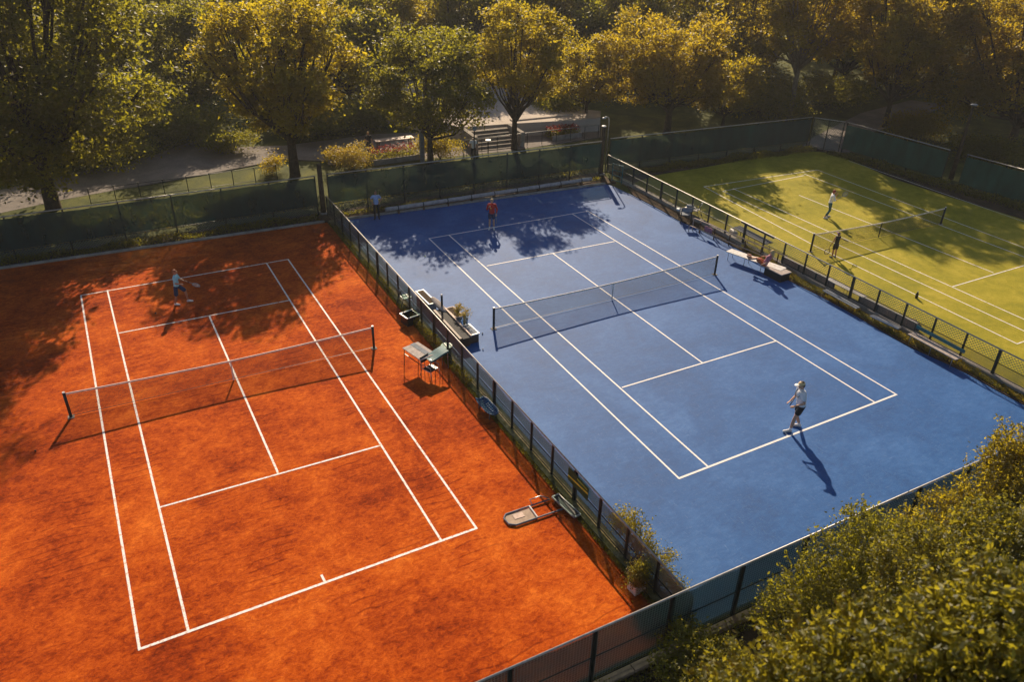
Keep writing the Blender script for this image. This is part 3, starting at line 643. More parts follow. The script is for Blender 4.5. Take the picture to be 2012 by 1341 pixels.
for x in (-1.2, 1.2):
    for y in (-.26, .26): MB().box((x, y, .37), (.08, .08, .72)).build('leg', MT['dwood'], pt)

# near vegetation along the front fence, bottom right
def lob(px, py, z, r): p = at(px, py, z); return (p.x, p.y, z, r, r, r*.85)
def shoots(lobes, ns, per, ln, seed):
    rng = np.random.default_rng(seed+500); Lb = np.array(lobes, float); w = (Lb[:, 3])**2; idx = rng.choice(len(Lb), ns, p=w/w.sum())
    d = rng.normal(size=(ns, 3)); d[:, 2] = np.abs(d[:, 2])*.9; d /= np.linalg.norm(d, axis=1)[:, None]
    st = Lb[idx, :3]+d*Lb[idx, 3:6]*rng.uniform(.55, 1.0, ns)[:, None]
    dr = d*.7+np.array([0, 0, .8])+rng.normal(size=(ns, 3))*.3; dr /= np.linalg.norm(dr, axis=1)[:, None]
    t = np.tile(np.linspace(0, 1, per), ns); l = np.repeat(ln*rng.uniform(.5, 1.5, ns), per)
    off = rng.normal(size=(ns*per, 3))*(.055*(1-t*.65))[:, None]
    return np.repeat(st, per, 0)+np.repeat(dr, per, 0)*(t*l)[:, None]+off
def near_tree(name, label, base, zf, lobs, mat, ncl, per, leaf, spread, seed, r0, group=None, shell=.35):
    t = thing(name, label, 'tree' if zf > 1.5 else 'bush', base, 0, group)
    lobs = [(l[0]-base[0], l[1]-base[1], *l[2:]) for l in lobs]
    limb_mesh(lobs, zf, r0, seed).build('trunk', MT['bark'], t, smooth=True)
    o = bpy.data.objects.new('crown', leaf_mesh('crown', MT[mat], np.concatenate([cloud(lobs, int(ncl*.5), per, spread*.8, seed, shell, .8), shoots(lobs, int(ncl*.6), 20, .34 if leaf < .09 else .42, seed)]), leaf*1.12, .5, seed=seed)); COL.objects.link(o); o.parent = t
    return t
near_tree('garden_tree', 'tall bush pushing over the front fence at its middle', (-4.0, -18.6, 0), 1.0,
  [lob(1690, 1035, 3.2, .55), lob(1640, 1110, 2.6, .8), lob(1720, 1080, 2.6, .8), lob(1590, 1150, 2.0, .7), lob(1680, 1160, 1.9, .9), lob(1620, 1220, 1.3, .8), lob(1760, 1060, 2.4, .6), lob(1535, 1180, 1.8, .55), lob(1530, 1230, 1.2, .6)], 'leaf', 620, 36, .080, .17, 71, .07)
near_tree('garden_bush', 'low dark bush at the foot of the front fence', (-7.6, -18.4, 0), .4,
  [lob(1345, 1270, .8, .6), lob(1400, 1300, .7, .7), lob(1330, 1320, .6, .7), lob(1440, 1320, .8, .5)], 'leafn', 260, 34, .075, .16, 73, .04)
near_tree('garden_tree', 'leafy tree overlapping the front fence at the right edge', (.2, -18.8, 0), 1.6,
  [lob(1965, 905, 3.4, .6), lob(2010, 880, 3.8, .8), lob(1930, 960, 2.9, .7), lob(2000, 960, 3.0, .9), lob(1860, 1010, 2.3, .7), lob(1940, 1030, 2.2, .9), lob(2030, 1000, 2.4, 1.0), lob(1800, 1060, 2.0, .8), lob(1880, 1080, 2.0, .9)], 'leafy', 820, 38, .085, .18, 77, .1)
near_tree('garden_tree', 'middle-sized leafy tree behind the foreground crown', (-7.5, -21.3, 0), 2.5,
  [lob(1780, 1120, 4.6, .8), lob(1860, 1090, 5.0, .8), lob(1950, 1060, 5.2, .8), lob(1810, 1200, 4.4, .9), lob(1920, 1150, 5.0, .9), lob(2020, 1080, 5.3, .9)], 'leafn', 800, 38, .085, .17, 79, .12)
near_tree('garden_tree', 'big out-of-focus tree crown in the bottom right corner', (-13.0, -25.2, 0), 6.5,
  [lob(1700, 1270, 9.6, .48), lob(1580, 1310, 9.2, .55), lob(1830, 1230, 10.0, .48), lob(1950, 1190, 10.3, .48), lob(1460, 1390, 8.8, .55), lob(1640, 1370, 9.4, .48), lob(1780, 1330, 9.9, .48), lob(1900, 1300, 10.2, .48), lob(2030, 1240, 10.4, .48), lob(2000, 1330, 10.3, .48), lob(1880, 1400, 9.8, .48), lob(1700, 1440, 9.2, .48), lob(2050, 1400, 10.0, .48)], 'leafn', 640, 40, .088, .13, 83, .16)
near_tree('garden_bush', 'low leafy bush right of the dark bush outside the front fence', (-9.8, -20.0, 0), .5,
  [lob(1480, 1335, 1.0, .6), lob(1400, 1360, .8, .7), lob(1540, 1320, 1.3, .6)], 'leafn', 220, 34, .08, .16, 85, .04)
struct('dry_ground', MB().prism([(-30, -17.25), (25, -17.25), (25, -40), (-30, -40)], -.2, -.05), MT['soil'])
tm = MB()
wk = thing('timber_edging', 'weathered timber edging along the outside of the front fence', 'edging', (-6, YF-.22, 0))
for k in range(9): MB().box((k*2.42-9.0, 0, .06+.005*(k % 3)), (2.4, .22, .16)).build('plank', MT['wood'], wk, bevel=.01)

# ------------------------------------------------------------------ furniture, clay side
def legs(t, xs, ys, h, r, mat):
    for x in xs:
        for y in ys: MB().tube([(x*1.06, y*1.06, 0), (x, y, h)], r, 6).build('leg', MT[mat], t)
tb = thing('side_table', 'weathered pale table beside the fence on the clay court', 'table', at(825, 724), D(14))
MB().box((0, 0, .82), (.78, 1.25, .035)).build('tabletop', MT['table'], tb, bevel=.008); MB().box((.12, .05, .84), (.22, 1.18, .012)).build('dark_slat', MT['greyp'], tb)
legs(tb, (-.34, .34), (-.56, .56), .81, .018, 'black')
MB().box((-.33, 0, .55), (.02, 1.1, .03)).build('brace', MT['black'], tb)
cl = thing('teal_canopy', 'teal cloth hung over a frame beside the pale table', 'canopy', at(858, 730), D(20))
mbc = MB(); nn = 8
for i in range(nn):
    xa, xb = -.5+1.0*i/nn, -.5+1.0*(i+1)/nn; za, zb_ = .86+.04*math.sin(xa*4), .86+.04*math.sin(xb*4)
    mbc.quad((xa, -.2, za-.05), (xb, -.2, zb_-.05), (xb, .2, zb_+.03), (xa, .2, za+.03)); mbc.quad((xa, -.2, za-.05), (xb, -.2, zb_-.05), (xb, -.22, zb_-.12), (xa, -.22, za-.12))
o = mbc.build('cloth', MT['teal'], cl); so = o.modifiers.new('thick', 'SOLIDIFY'); so.thickness = .012
legs(cl, (-.46, .46), (-.17, .17), .84, .015, 'steel')
def metal_chair(name, label, cat, loc, rz, seat='black', frame='steel'):
    t = thing(name, label, cat, loc, rz)
    for x in (-.24, .24):
        MB().tube([(x, -.30, 0), (x, -.26, .42), (x, .22, .46), (x, .36, .02)], .017, 6).build('side_frame', MT[frame], t, smooth=True)
        MB().tube([(x, .20, .44), (x, .34, .92)], .017, 6).build('back_post', MT[frame], t)
        MB().tube([(x, -.26, .42), (x, -.24, .62), (x, .26, .64)], .015, 6).build('armrest', MT[frame], t, smooth=True)
    MB().box((0, -.02, .44), (.44, .46, .03)).build('seat', MT[seat], t, bevel=.01); MB().box((0, .31, .78), (.46, .03, .26), tilt=(D(-14), 0, 0)).build('backrest', MT[seat], t, bevel=.01)
    return t
metal_chair('folding_chair', 'silver-framed folding chair below the table on the clay', 'chair', at(846, 742), D(25))
metal_chair('court_chair', 'teal and lime chair against the fence near the clay net', 'chair', at(797, 600), D(95), 'teal', 'dkmetal')
bx = thing('open_bin', 'dark open bin with white rim beside the teal chair', 'bin', at(806, 634), D(12))
for s_, c_ in (((.62, .03, .42), (0, -.27, .21)), ((.62, .03, .42), (0, .27, .21)), ((.03, .54, .42), (-.3, 0, .21)), ((.03, .54, .42), (.3, 0, .21)), ((.6, .54, .03), (0, 0, .03))):
    MB().box(c_, s_).build('side_panel', MT['black'], bx)
for s_, c_ in (((.70, .05, .035), (0, -.30, .43)), ((.05, .55, .035), (-.33, 0, .43)), ((.70, .05, .035), (0, .30, .43))): MB().box(c_, s_).build('rim', MT['white'], bx)
bw = thing('waste_basket', 'round dark green basket in the shadow right of the table', 'basket', at(878, 700))
MB().tube([(0, 0, 0), (0, 0, .5)], [.17, .23], 14).build('body', MT['dgreen'], bw, smooth=True); MB().tube([(0, 0, .5), (0, 0, .52)], .245, 14).build('rim', MT['black'], bw)
bo = thing('ball_hopper', 'small wire ball hopper standing at the fence foot', 'ball hopper', at(902, 722))
for a in range(8): MB().tube([(.13*math.cos(a*.785), .13*math.sin(a*.785), 0), (.13*math.cos(a*.785), .13*math.sin(a*.785), .5)], .008, 5).build('wire', MT['steel'], bo)
for z in (.05, .28, .5): MB().tube([(.13*math.cos(a*D(30)), .13*math.sin(a*D(30)), z) for a in range(13)], .008, 5).build('hoop', MT['steel'], bo)
# trough-like blue bench
tr = thing('moulded_bench', 'curved blue plastic bench shell against the fence', 'bench', at(957, 812), D(92))
mbt = MB(); 
for i in range(10):
    for j in range(6):
        def P(i, j):
            x = -.62+1.24*i/10; a = D(-70+140*j/6); w = .24*(1-.35*abs(x/.62)**3)
            return (x, w*math.sin(a), .42-.20*math.cos(a)*(1-.5*abs(x/.62)**4))
        mbt.quad(P(i, j), P(i+1, j), P(i+1, j+1), P(i, j+1))
o = mbt.build('seat_shell', MT['bluep'], tr, smooth=True); o.modifiers.new('t', 'SOLIDIFY').thickness = .025
MB().tube([(-.62, -.15, .35), (-.4, -.24, .36), (.4, -.24, .36), (.62, -.15, .35)], .016, 6).build('edge_trim', MT['white'], tr, smooth=True)
legs(tr, (-.4, .4), (-.12, .12), .26, .015, 'steel')
bn = thing('fence_banner', 'green banner with a yellow stripe tied to the fence', 'banner', (XD1-.06, at(1128, 955, 0).y+1.7, .0))
yb = at(1112, 930, 1.0).y, at(1146, 975, 1.0).y
bn.location = (XD1-.065, yb[1], 0); lb_ = yb[0]-yb[1]
MB().box((0, lb_/2, .96), (.012, lb_, .52)).build('cloth', MT['dgreen'], bn); MB().box((-.009, lb_/2, .94), (.006, lb_*1.0, .06), tilt=(D(-6), 0, 0)).build('stripe', MT['yellow'], bn)
MB().box((-.010, lb_*.3, 1.12), (.004, lb_*.5, .05)).build('light_mark', MT['lime'], bn)
ty = thing('metal_tray', 'narrow silver-edged tray leaning near the fence foot', 'tray', at(1112, 1000), D(97))
for s_, c_ in (((1.15, .035, .05), (0, -.13, .12)), ((1.15, .035, .05), (0, .13, .12)), ((.05, .26, .05), (-.57, 0, .12)), ((.05, .26, .05), (.57, 0, .12))): MB().box(c_, s_).build('rim', MT['rail'], ty)
MB().box((0, 0, .10), (1.1, .23, .02)).build('tray_base', MT['black'], ty); MB().box((-.45, 0, .05), (.05, .2, .1)).build('foot', MT['black'], ty); MB().box((.45, 0, .05), (.05, .2, .1)).build('foot', MT['black'], ty)
dm = thing('court_drag', 'flat metal-framed drag lying on the clay by the fence', 'court drag', at(1047, 1008), D(-2))
pa = [(-.98, -.10), (-.80, -.33), (0, -.30), (1.0, -.22)]
MB().tube([(1.0, -.30, .05), (0, -.32, .05), (-.75, -.33, .05), (-.95, -.2, .05), (-.98, .1, .05), (-.85, .24, .05), (0, .26, .05), (.75, .28, .05)], .028, 8).build('frame', MT['greyp'], dm, smooth=True)
MB().tube([(.0, -.32, .06), (0, .26, .06)], .03, 8).build('crossbar', MT['white'], dm)
MB().box((-.48, -.03, .03), (.9, .5, .015)).build('mat', MT['wood'], dm)
MB().box((-.5, .02, .045), (.35, .22, .01)).build('bare_patch', MT['pinkw'], dm)
MB().tube([(.1, .26, .1), (.1, .42, .16), (.5, .44, .16), (.72, .30, .1)], .02, 6).build('handle', MT['steel'], dm, smooth=True)
pp = thing('potted_shrub', 'dense green shrub in a white box against the clay side fence', 'potted plant', at(1250, 1160), D(5))
MB().box((0, 0, .16), (.40, .36, .32)).build('planter', MT['white'], pp, bevel=.02); MB().box((0, 0, .325), (.34, .30, .01)).build('soil', MT['soil'], pp)
o = bpy.data.objects.new('foliage', leaf_mesh('foliage', MT['leafn'], cloud([(0, 0, .62, .26, .26, .28), (.05, .05, .85, .18, .18, .2), (-.08, -.05, .5, .22, .22, .2)], 110, 30, .09, 91), .055, seed=91)); COL.objects.link(o); o.parent = pp
bush('flowering_shrub', 'tall yellow-flowering shrub leaning on the blue side of the fence', 'bush', (-8.95, -14.2, 0), [(0, .9, .75, .28, .4, .45), (0, .3, .7, .26, .4, .5), (.05, -.3, .65, .26, .4, .45), (0, -.9, .5, .24, .4, .4), (.1, -1.5, .4, .2, .4, .35), (.12, .6, 1.25, .15, .15, .14), (.12, .2, 1.2, .12, .12, .12), (.15, -.3, 1.1, .12, .12, .12), (.25, -1.0, .95, .17, .17, .15)], 'leafy', 260, 26, .07, .10, 93)

# ------------------------------------------------------------------ furniture, blue side of the left fence
def planter(label, p, rz, size, body, rim, soil='soil', h=.45):
    t = thing('planter_box', label, 'planter', p, rz, None); w, l = size
    MB().box((0, 0, h/2), (w-.06, l-.06, h)).build('body', MT[body], t)
    for s_, c_ in (((w, .05, .05), (0, l/2-.02, h)), ((w, .05, .05), (0, -l/2+.02, h)), ((.05, l-.09, .05), (w/2-.02, 0, h)), ((.05, l-.09, .05), (-w/2+.02, 0, h))): MB().box(c_, s_).build('rim', MT[rim], t)
    MB().box((0, 0, h+.008), (w-.1, l-.1, .012)).build('fill', MT[soil], t)
    return t
planter('long grey planter nearest the back on the blue side', at(838, 603), D(2), (.42, 1.5), 'greyp', 'white', 'soil', .5)
planter('grey planter box behind the yellow flowers', at(893, 633), D(3), (.42, 1.0), 'greyp', 'pinkw', 'soil', .5)
planter('brown wooden planter box at the near end of the row', at(920, 666), D(3), (.62, .95), 'dwood', 'white', 'greyp', .42)
bb = thing('long_bench', 'long dark timber bench behind the fence on the blue side', 'bench', (-8.72, 1.2, 0), 0)
pB = at(888, 655); bb.location = (pB.x, pB.y, 0)
MB().box((-.22, 0, .5), (.12, 2.9, .06)).build('seat_plank', MT['dwood'], bb, bevel=.01); MB().box((.05, 0, .46), (.34, 2.9, .05)).build('dark_board', MT['blackc'], bb); MB().box((.27, 0, .52), (.07, 2.9, .08)).build('front_rail', MT['pinkw'], bb, bevel=.01)
for y in (-1.3, 0, 1.3): MB().box((0, y, .22), (.5, .08, .44)).build('leg', MT['dwood'], bb)
kay = thing('upturned_board', 'pale oval board leaning at the top of the long bench', 'board', at(862, 622), D(4))
MB().ell((0, 0, .62), (.16, .62, .05), Euler((D(12), D(-15), 0)).to_matrix()).build('shell', MT['table'], kay, smooth=True)
bp = thing('black_bollard', 'slim black pole with a white cap beside the planters', 'pole', at(869, 625))
MB().tube([(0, 0, 0), (0, 0, 1.15)], .05, 10).build('shaft', MT['black'], bp, smooth=True); MB().ell((0, 0, 1.17), (.06, .06, .04)).build('cap', MT['white'], bp)
for k, (px, py, hh) in enumerate(((900, 640, .55), (913, 650, .6))):
    vz = thing('flower_vase', ('glass vase of yellow flowers on the left' if k == 0 else 'glass vase of yellow flowers nearest the wooden box'), 'vase', at(px, py), 0, 'glass vases of yellow flowers')
    MB().tube([(0, 0, 0), (0, 0, hh)], [.10, .16], 14, caps=False).build('glass', MT['glass'], vz, smooth=True)
    o = bpy.data.objects.new('bouquet', leaf_mesh('bouquet', MT['yelleaf'], cloud([(0, 0, hh+.28, .22, .22, .14), (.1, .08, hh+.4, .12, .12, .1)], 26, 18, .06, 95+k), .06, seed=95+k)); COL.objects.link(o); o.parent = vz
    mbs = MB()
    mbs.tube([(0, 0, .05), (0, .01, hh*.6), (0, 0, hh+.3)], [.05, .03, .09], 9)
    mbs.build('stem_bundle', MT['straw'], vz)
dc = thing('dog_figure', 'small white and brown dog standing at the bench end', 'dog', at(910, 668), D(150))
# the little dog
mbd = MB(); mbd.capsule((0, -.16, .26), (0, .14, .27), .075, .085); mbd.capsule((0, .16, .30), (0, .24, .38), .05, .045); mbd.ell((0, .27, .42), (.05, .065, .05)); mbd.capsule((0, .31, .41), (0, .37, .40), .03, .02)
for x in (-.05, .05): mbd.capsule((x, .13, .22), (x, .14, .03), .03, .018); mbd.capsule((x, -.15, .24), (x, -.10, .16), .04, .025); mbd.capsule((x, -.10, .16), (x, -.16, .10), .022, .016); mbd.capsule((x, -.16, .10), (x, -.15, .02), .016, .018); mbd.capsule((x*.8, .25, .45), (x*1.1, .24, .50), .018, .008)
mbd.capsule((0, -.22, .30), (0, -.32, .40), .018, .008)
def remeshed(mb, voxel, mat, name, parent, smooth_it=3):
    o = mb.build(name, mat, None); m = o.modifiers.new('r', 'REMESH'); m.mode = 'VOXEL'; m.voxel_size = voxel; m.use_smooth_shade = True
    s = o.modifiers.new('s', 'SMOOTH'); s.iterations = smooth_it; s.factor = .5
    dg = bpy.context.evaluated_depsgraph_get(); ev = o.evaluated_get(dg); me = bpy.data.meshes.new_from_object(ev)
    old = o.data; o.modifiers.clear(); o.data = me; bpy.data.meshes.remove(old)
    if not me.materials: me.materials.append(mat)
    me.polygons.foreach_set('use_smooth', [True]*len(me.polygons))
    if parent: o.parent = parent
    return o
remeshed(mbd, .012, MT['white'], 'body', dc)
MB().capsule((0, -.08, .31), (0, .05, .33), .06, .06).build('brown_patch', MT['dwood'], dc, smooth=True)

# ------------------------------------------------------------------ furniture right of the blue court
def bench(label, a, b, w, h, mat='white', legm='steel', nleg=3, group=None, back=None, name='court_bench'):
    a, b = Vector(a), Vector(b); d = b-a; l = d.length
    t = thing(name, label, 'bench', (a.x, a.y, 0), math.atan2(d.y, d.x), group)
    sb = MB(); ns = 2 if w < .32 else 4
    for q in range(ns): sb.box((l/2, -w/2+w*(q+.5)/ns, h), (l, w/ns-.018, .04))
    sb.build('seat', MT[mat], t)
    for k in range(nleg):
        x = .15+(l-.3)*k/(nleg-1)
        MB().tube([(x, -w/2+.03, 0), (x, -w/2+.05, h-.02), (x, w/2-.05, h-.02), (x, w/2-.03, 0)], .016, 6).build('leg', MT[legm], t, smooth=True)
    if back: MB().box((l/2, w/2+.02, h+.28), (l, .04, .16)).build('backrest', MT[back], t, bevel=.01)
    return t
bench('white lounger bench with the seated woman beside the blue net', at(1432, 492, .45), at(1540, 530, .45), .55, .45, 'white', 'steel', 4)
lc = thing('bench_locker', 'pale green chest at the near end of the seated woman bench', 'chest', at(1525, 545), math.atan2(-1, .06))
MB().box((0, 0, .2), (1.1, .66, .4)).build('body', MT['dkmetal'], lc); MB().box((0, 0, .43), (1.2, .74, .05)).build('lid', MT['table'], lc, bevel=.01)
bench('white plank bench with black legs below the beige ledge', at(1628, 548, .55), at(1700, 584, .55), .35, .55, 'white', 'black', 3)
bench('low steel bench in the planting bed under the white plank bench', at(1620, 570, .35), at(1686, 606, .35), .3, .35, 'greyp', 'black', 3)
bench('short low steel bench in the middle of the bed', at(1712, 620, .35), at(1768, 646, .35), .26, .35, 'steel', 'black', 2)
bench('grey bench with teal backrest farthest down the right bed', at(1790, 655, .45), at(1884, 706, .45), .45, .45, 'table', 'steel', 3, back='teal')
bench('navy padded bench on the grass side of the fence', (10.62, 3.7, 0), (10.62, 1.1, 0), .6, .6, 'navy', 'black', 3, back='navy')
# beige boarded ledge
for k, (pa_, pb_, lb_) in enumerate((((1538, 512), (1640, 563), 'beige boarded low wall between the woman and the plank bench'), ((1690, 590), (1800, 645), 'beige boarded low wall between the plank bench and teal bench'))):
    a, b = at(*pa_, .3), at(*pb_, .3); d = b-a
    t = thing('boarded_wall', lb_, 'low wall', (a.x, a.y, 0), math.atan2(d.y, d.x))
    for j in range(6): MB().box((d.length*(j+.5)/6, 0, .28), (d.length/6-.03, .06, .44)).build('board', MT['pinkw'], t)
    MB().box((d.length/2, 0, .53), (d.length, .12, .04)).build('cap_rail', MT['rail'], t)
    for j in range(4): MB().box((d.length*j/3, -.07, .27), (.06, .05, .54)).build('stake', MT['black'], t)
# long low hand rails
a, b = at(1362, 440, .4), at(1545, 515, .4); d = b-a
hr = thing('low_handrail', 'long pale double handrail beside the grey seats', 'handrail', (a.x, a.y, 0), math.atan2(d.y, d.x))
MB().tube([(0, 0, 0), (0, 0, .72), (.1, 0, .75), (d.length, 0, .70)], .03, 8).build('top_rail', MT['pinkw'], hr, smooth=True)
MB().tube([(0, -.32, 0), (0, -.32, .34), (.1, -.32, .38), (d.length*.8, -.32, .36)], .025, 8).build('lower_rail', MT['pinkw'], hr, smooth=True)
for j in range(6): MB().box((d.length*(j+.5)/6, -.02, .33), (.05, .05, .66)).build('upright', MT['dwood'], hr)
# grey seats at the far end
for k, (px, py, rz, nm, lb_) in enumerate(((1345, 436, 150, 'grey', 'grey-seated chair leftmost of the pair at the far bed end'), (1362, 428, 215, 'white', 'white-seated chair rightmost of the pair at the far bed end'))):
    t = metal_chair('court_chair', lb_, 'chair', at(px, py), D(rz), 'greyp' if k == 0 else 'white', 'black'); t.scale = (1.25, 1.25, 1.15)
us = thing('round_stool', 'small cream round stool behind the grey seats', 'stool', at(1334, 428))
MB().tube([(0, 0, .5), (0, 0, .58)], [.22, .2], 16).build('seat', MT['white'], us, smooth=True); MB().tube([(0, 0, 0), (0, 0, .5)], .03, 8).build('stem', MT['steel'], us)
um = thing('folded_parasol', 'folded white cushion pile on the pair of chairs', 'cushions', at(1352, 432, 0)+Vector((.1, .1, .62)))
MB().ell((0, 0, .05), (.42, .28, .09)).build('lower_cushion', MT['white'], um, smooth=True); MB().ell((.05, .05, .18), (.34, .22, .08), Euler((0, D(10), D(20))).to_matrix()).build('upper_cushion', MT['greyp'], um, smooth=True)
um.name = 'cushion_pile'
bg = thing('sports_bag', 'pink and black sports bag behind the fence on the grass court', 'bag', (10.75, at(1810, 640).y, 0), D(80))
MB().capsule((-.25, 0, .2), (.25, 0, .2), .18, .18).build('body', MT['blackc'], bg, smooth=True); MB().capsule((-.12, 0, .33), (.1, 0, .33), .09, .09).build('towel', MT['pinkc'], bg, smooth=True)
MB().tube([(-.15, 0, .36), (-.05, 0, .5), (.08, 0, .5), (.16, 0, .36)], .012, 6).build('strap', MT['black'], bg)
wbt = thing('water_bottle', 'small dark bottle standing on the grass court line', 'bottle', at(1800, 586)); MB().tube([(0, 0, 0), (0, 0, .24), (0, 0, .28), (0, 0, .33)], [.07, .07, .03, .03], 12).build('body', MT['black'], wbt, smooth=True); MB().tube([(0, 0, .33), (0, 0, .36)], .035, 10).build('cap', MT['greyp'], wbt)
gx = thing('trellis_frame', 'narrow teal trellis frame at the far corner of the blue court', 'frame', (9.55, 14.6, .0), D(-70))
for x in (0, .8): MB().box((x, 0, .62), (.05, .05, 1.24)).build('upright', MT['teal'], gx)
for z in (.12, .45, .8, 1.2): MB().box((.4, 0, z), (.8, .035, .035)).build('slat', MT['teal'], gx)

tw = thing('towel', 'pink towel draped over the low handrail beside the grey seats', 'towel', at(1392, 448, .6), math.atan2(d.y, d.x))
tm_ = MB()
for q in range(6): tm_.box((q*.09-.2, .02*math.sin(q), -.12), (.088, .05, .30+.05*math.sin(q*2)))
tm_.build('cloth', MT['pinkc'], tw)
wb = thing('kit_bag', 'white kit bag lying at the fence foot left of the navy bench', 'bag', at(1440, 462), D(75))
MB().capsule((-.22, 0, .17), (.22, 0, .17), .16, .15).build('body', MT['white'], wb, smooth=True); MB().tube([(-.12, 0, .32), (-.05, 0, .44), (.06, 0, .44), (.13, 0, .31)], .012, 6).build('strap', MT['black'], wb)
# balls
def ball(label, px, py, mat='ball'):
    o = MB().ell((0, 0, .034), (.034, .034, .034), nu=12, nv=8).build('tennis_ball', MT[mat], None, smooth=True); o.location = at(px, py, .006); tag(o, label, 'ball', 'balls lying on the courts'); return o
ball('dark ball lying on the clay left of the net shadow', 70, 888, 'black'); ball('dark ball on the clay beside the boy in the pale blue shirt', 306, 617, 'black')
ball('dark ball on the blue court left of the net post', 948, 657, 'black'); ball('white ball on the blue court below the wooden planter', 949, 688, 'white'); ball('yellow ball near the far baseline corner of the blue court', 835, 505)

# ------------------------------------------------------------------ people
def person(label, foot, heading, height, joints=None, lean=0, turn=0, look=0, nod=0, top='whitec', bottom='blackc', bottom_len=.6, sleeve=.55, hair='brownh', skin='skin', shoe='white', socks=False, cap=None, long_hair=False, extra=None, seat_z=None, loc=None, girth=1):
    J = dict(hipL=(-.095, 0, .93), hipR=(.095, 0, .93), kneeL=(-.11, .02, .50), kneeR=(.11, .02, .50), ankL=(-.12, -.02, .085), ankR=(.12, -.02, .085),
             shL=(-.185, 0, 1.44), shR=(.185, 0, 1.44), elL=(-.25, -.02, 1.16), elR=(.25, -.02, 1.16), wrL=(-.27, .10, .93), wrR=(.27, .10, .93), toeL=(-.15, .16, .035), toeR=(.15, .16, .035), handL=(0, .2, -1), handR=(0, .2, -1))
    J.update(joints or {})
    RT = Matrix.Rotation(D(turn), 3, 'Z') @ Matrix.Rotation(D(-lean), 3, 'X'); piv = Vector((0, 0, .95))
    def Up(p): return RT @ (Vector(p)-piv)+piv
    RH = RT @ Matrix.Rotation(D(look), 3, 'Z') @ Matrix.Rotation(D(-nod), 3, 'X')
    pz = Vector((0, 0, 0)) if seat_z is None else Vector((0, 0, seat_z))
    V = {k: (Vector(v) if k[:3] in ('hip', 'kne', 'ank', 'toe', 'han') else Up(v)) for k, v in J.items()}
    root = thing('person', label, 'person', loc or at(*foot), heading, None, height/1.78)
    head = Up((0, .015, 1.655)); neck0 = Up((0, -.01, 1.45)); neck1 = Up((0, .0, 1.57))
    def Hd(x, y, z): return head+RH @ Vector((x, y, z))
    b = MB()
    b.ell(Up((0, 0, 1.31)), (.155, .10, .17), RT); b.ell(Up((0, 0, 1.12)), (.13, .092, .17), RT); b.ell((0, 0, .97), (.15, .10, .12))
    b.capsule(V['shL'].lerp(V['shR'], .08), V['shR'].lerp(V['shL'], .08), .058, .058); b.capsule(neck0, neck1, .058, .052)
    b.ell(head, (.077, .094, .112), RH); b.capsule(Hd(0, .035, -.06), Hd(0, .055, -.085), .052, .036); b.capsule(Hd(0, .09, .01), Hd(0, .112, -.022), .010, .015)
    for s in (-1, 1): b.ell(Hd(s*.078, -.005, -.01), (.012, .022, .032), RH); b.capsule(Hd(s*.02, .085, .028), Hd(s*.045, .078, .030), .009, .008)
    for s in 'LR':
        b.capsule(V['hip'+s], V['knee'+s], .085, .054); b.capsule(V['knee'+s], V['ank'+s].lerp(V['knee'+s], .55), .053, .056); b.capsule(V['ank'+s].lerp(V['knee'+s], .55), V['ank'+s], .056, .036)
        b.capsule(V['ank'+s]+Vector((0, 0, -.035)), V['toe'+s], .042, .032)
        b.capsule(V['sh'+s], V['el'+s], .050, .038); b.capsule(V['el'+s], V['wr'+s], .038, .026)
        # hand: palm, four fingers, thumb
        d = Vector(J['hand'+s]); d.normalize(); fa = (V['wr'+s]-V['el'+s]).normalized(); d = (fa*.7+d*.3).normalized()
        side = d.cross(Vector((0, 1, .2))); side = side.normalized() if side.length > .1 else Vector((1, 0, 0)); nrm = d.cross(side)
        w = V['wr'+s]
        for k, ln in enumerate((.030, .038, .036, .028)):
            o_ = side*(k-1.5)*.019; r = w+d*.085+o_
            b.capsule(w+o_*.6, r, .014, .011, 8)
            m1 = r+d*ln+nrm*.008; m2 = m1+(d*.7+nrm*.7)*ln*.7
            b.capsule(r, m1, .0095, .009, 8); b.capsule(m1, m2, .009, .008, 8)
        sg = -1 if s == 'L' else 1
        b.capsule(w+d*.025+side*.025*sg, w+d*.055+side*.05*sg, .012, .010, 8); b.capsule(w+d*.055+side*.05*sg, w+d*.085+side*.052*sg+nrm*.01, .010, .009, 8)
    remeshed(b, .0095, MT[skin], 'body', root, 2)
    c = MB()   # top garment
    c.ell(Up((0, 0, 1.31)), (.178*girth, .125*girth, .185), RT); c.ell(Up((0, 0, 1.12)), (.16*girth, .118*girth, .19), RT); c.ell(Up((0, 0, .97)), (.168*girth, .122*girth, .12), RT)
    c.capsule(V['shL'].lerp(V['shR'], .1), V['shR'].lerp(V['shL'], .1), .072, .072); c.capsule(Up((0, -.01, 1.44)), Up((0, 0, 1.485)), .075, .066)
    if sleeve > 0:
        for s in 'LR':
            e = V['sh'+s].lerp(V['el'+s], min(1, sleeve)); c.capsule(V['sh'+s], e, .064*girth, .060*girth)
            if sleeve > 1: c.capsule(V['el'+s], V['el'+s].lerp(V['wr'+s], sleeve-1), .055, .042)
    remeshed(c, .013, MT[top], 'shirt' if top != 'blackc' else 'top', root, 3)
    c = MB(); c.ell((0, 0, .94), (.165*girth, .12*girth, .11))
    for s in 'LR':
        k = min(1, bottom_len); c.capsule(V['hip'+s], V['hip'+s].lerp(V['knee'+s], k), .100, .098 if bottom_len <= 1 else .072)
        if bottom_len > 1: c.capsule(V['knee'+s], V['knee'+s].lerp(V['ank'+s], bottom_len-1), .072, .055)
    remeshed(c, .013, MT[bottom], 'shorts' if bottom_len <= 1 else 'trousers', root, 3)
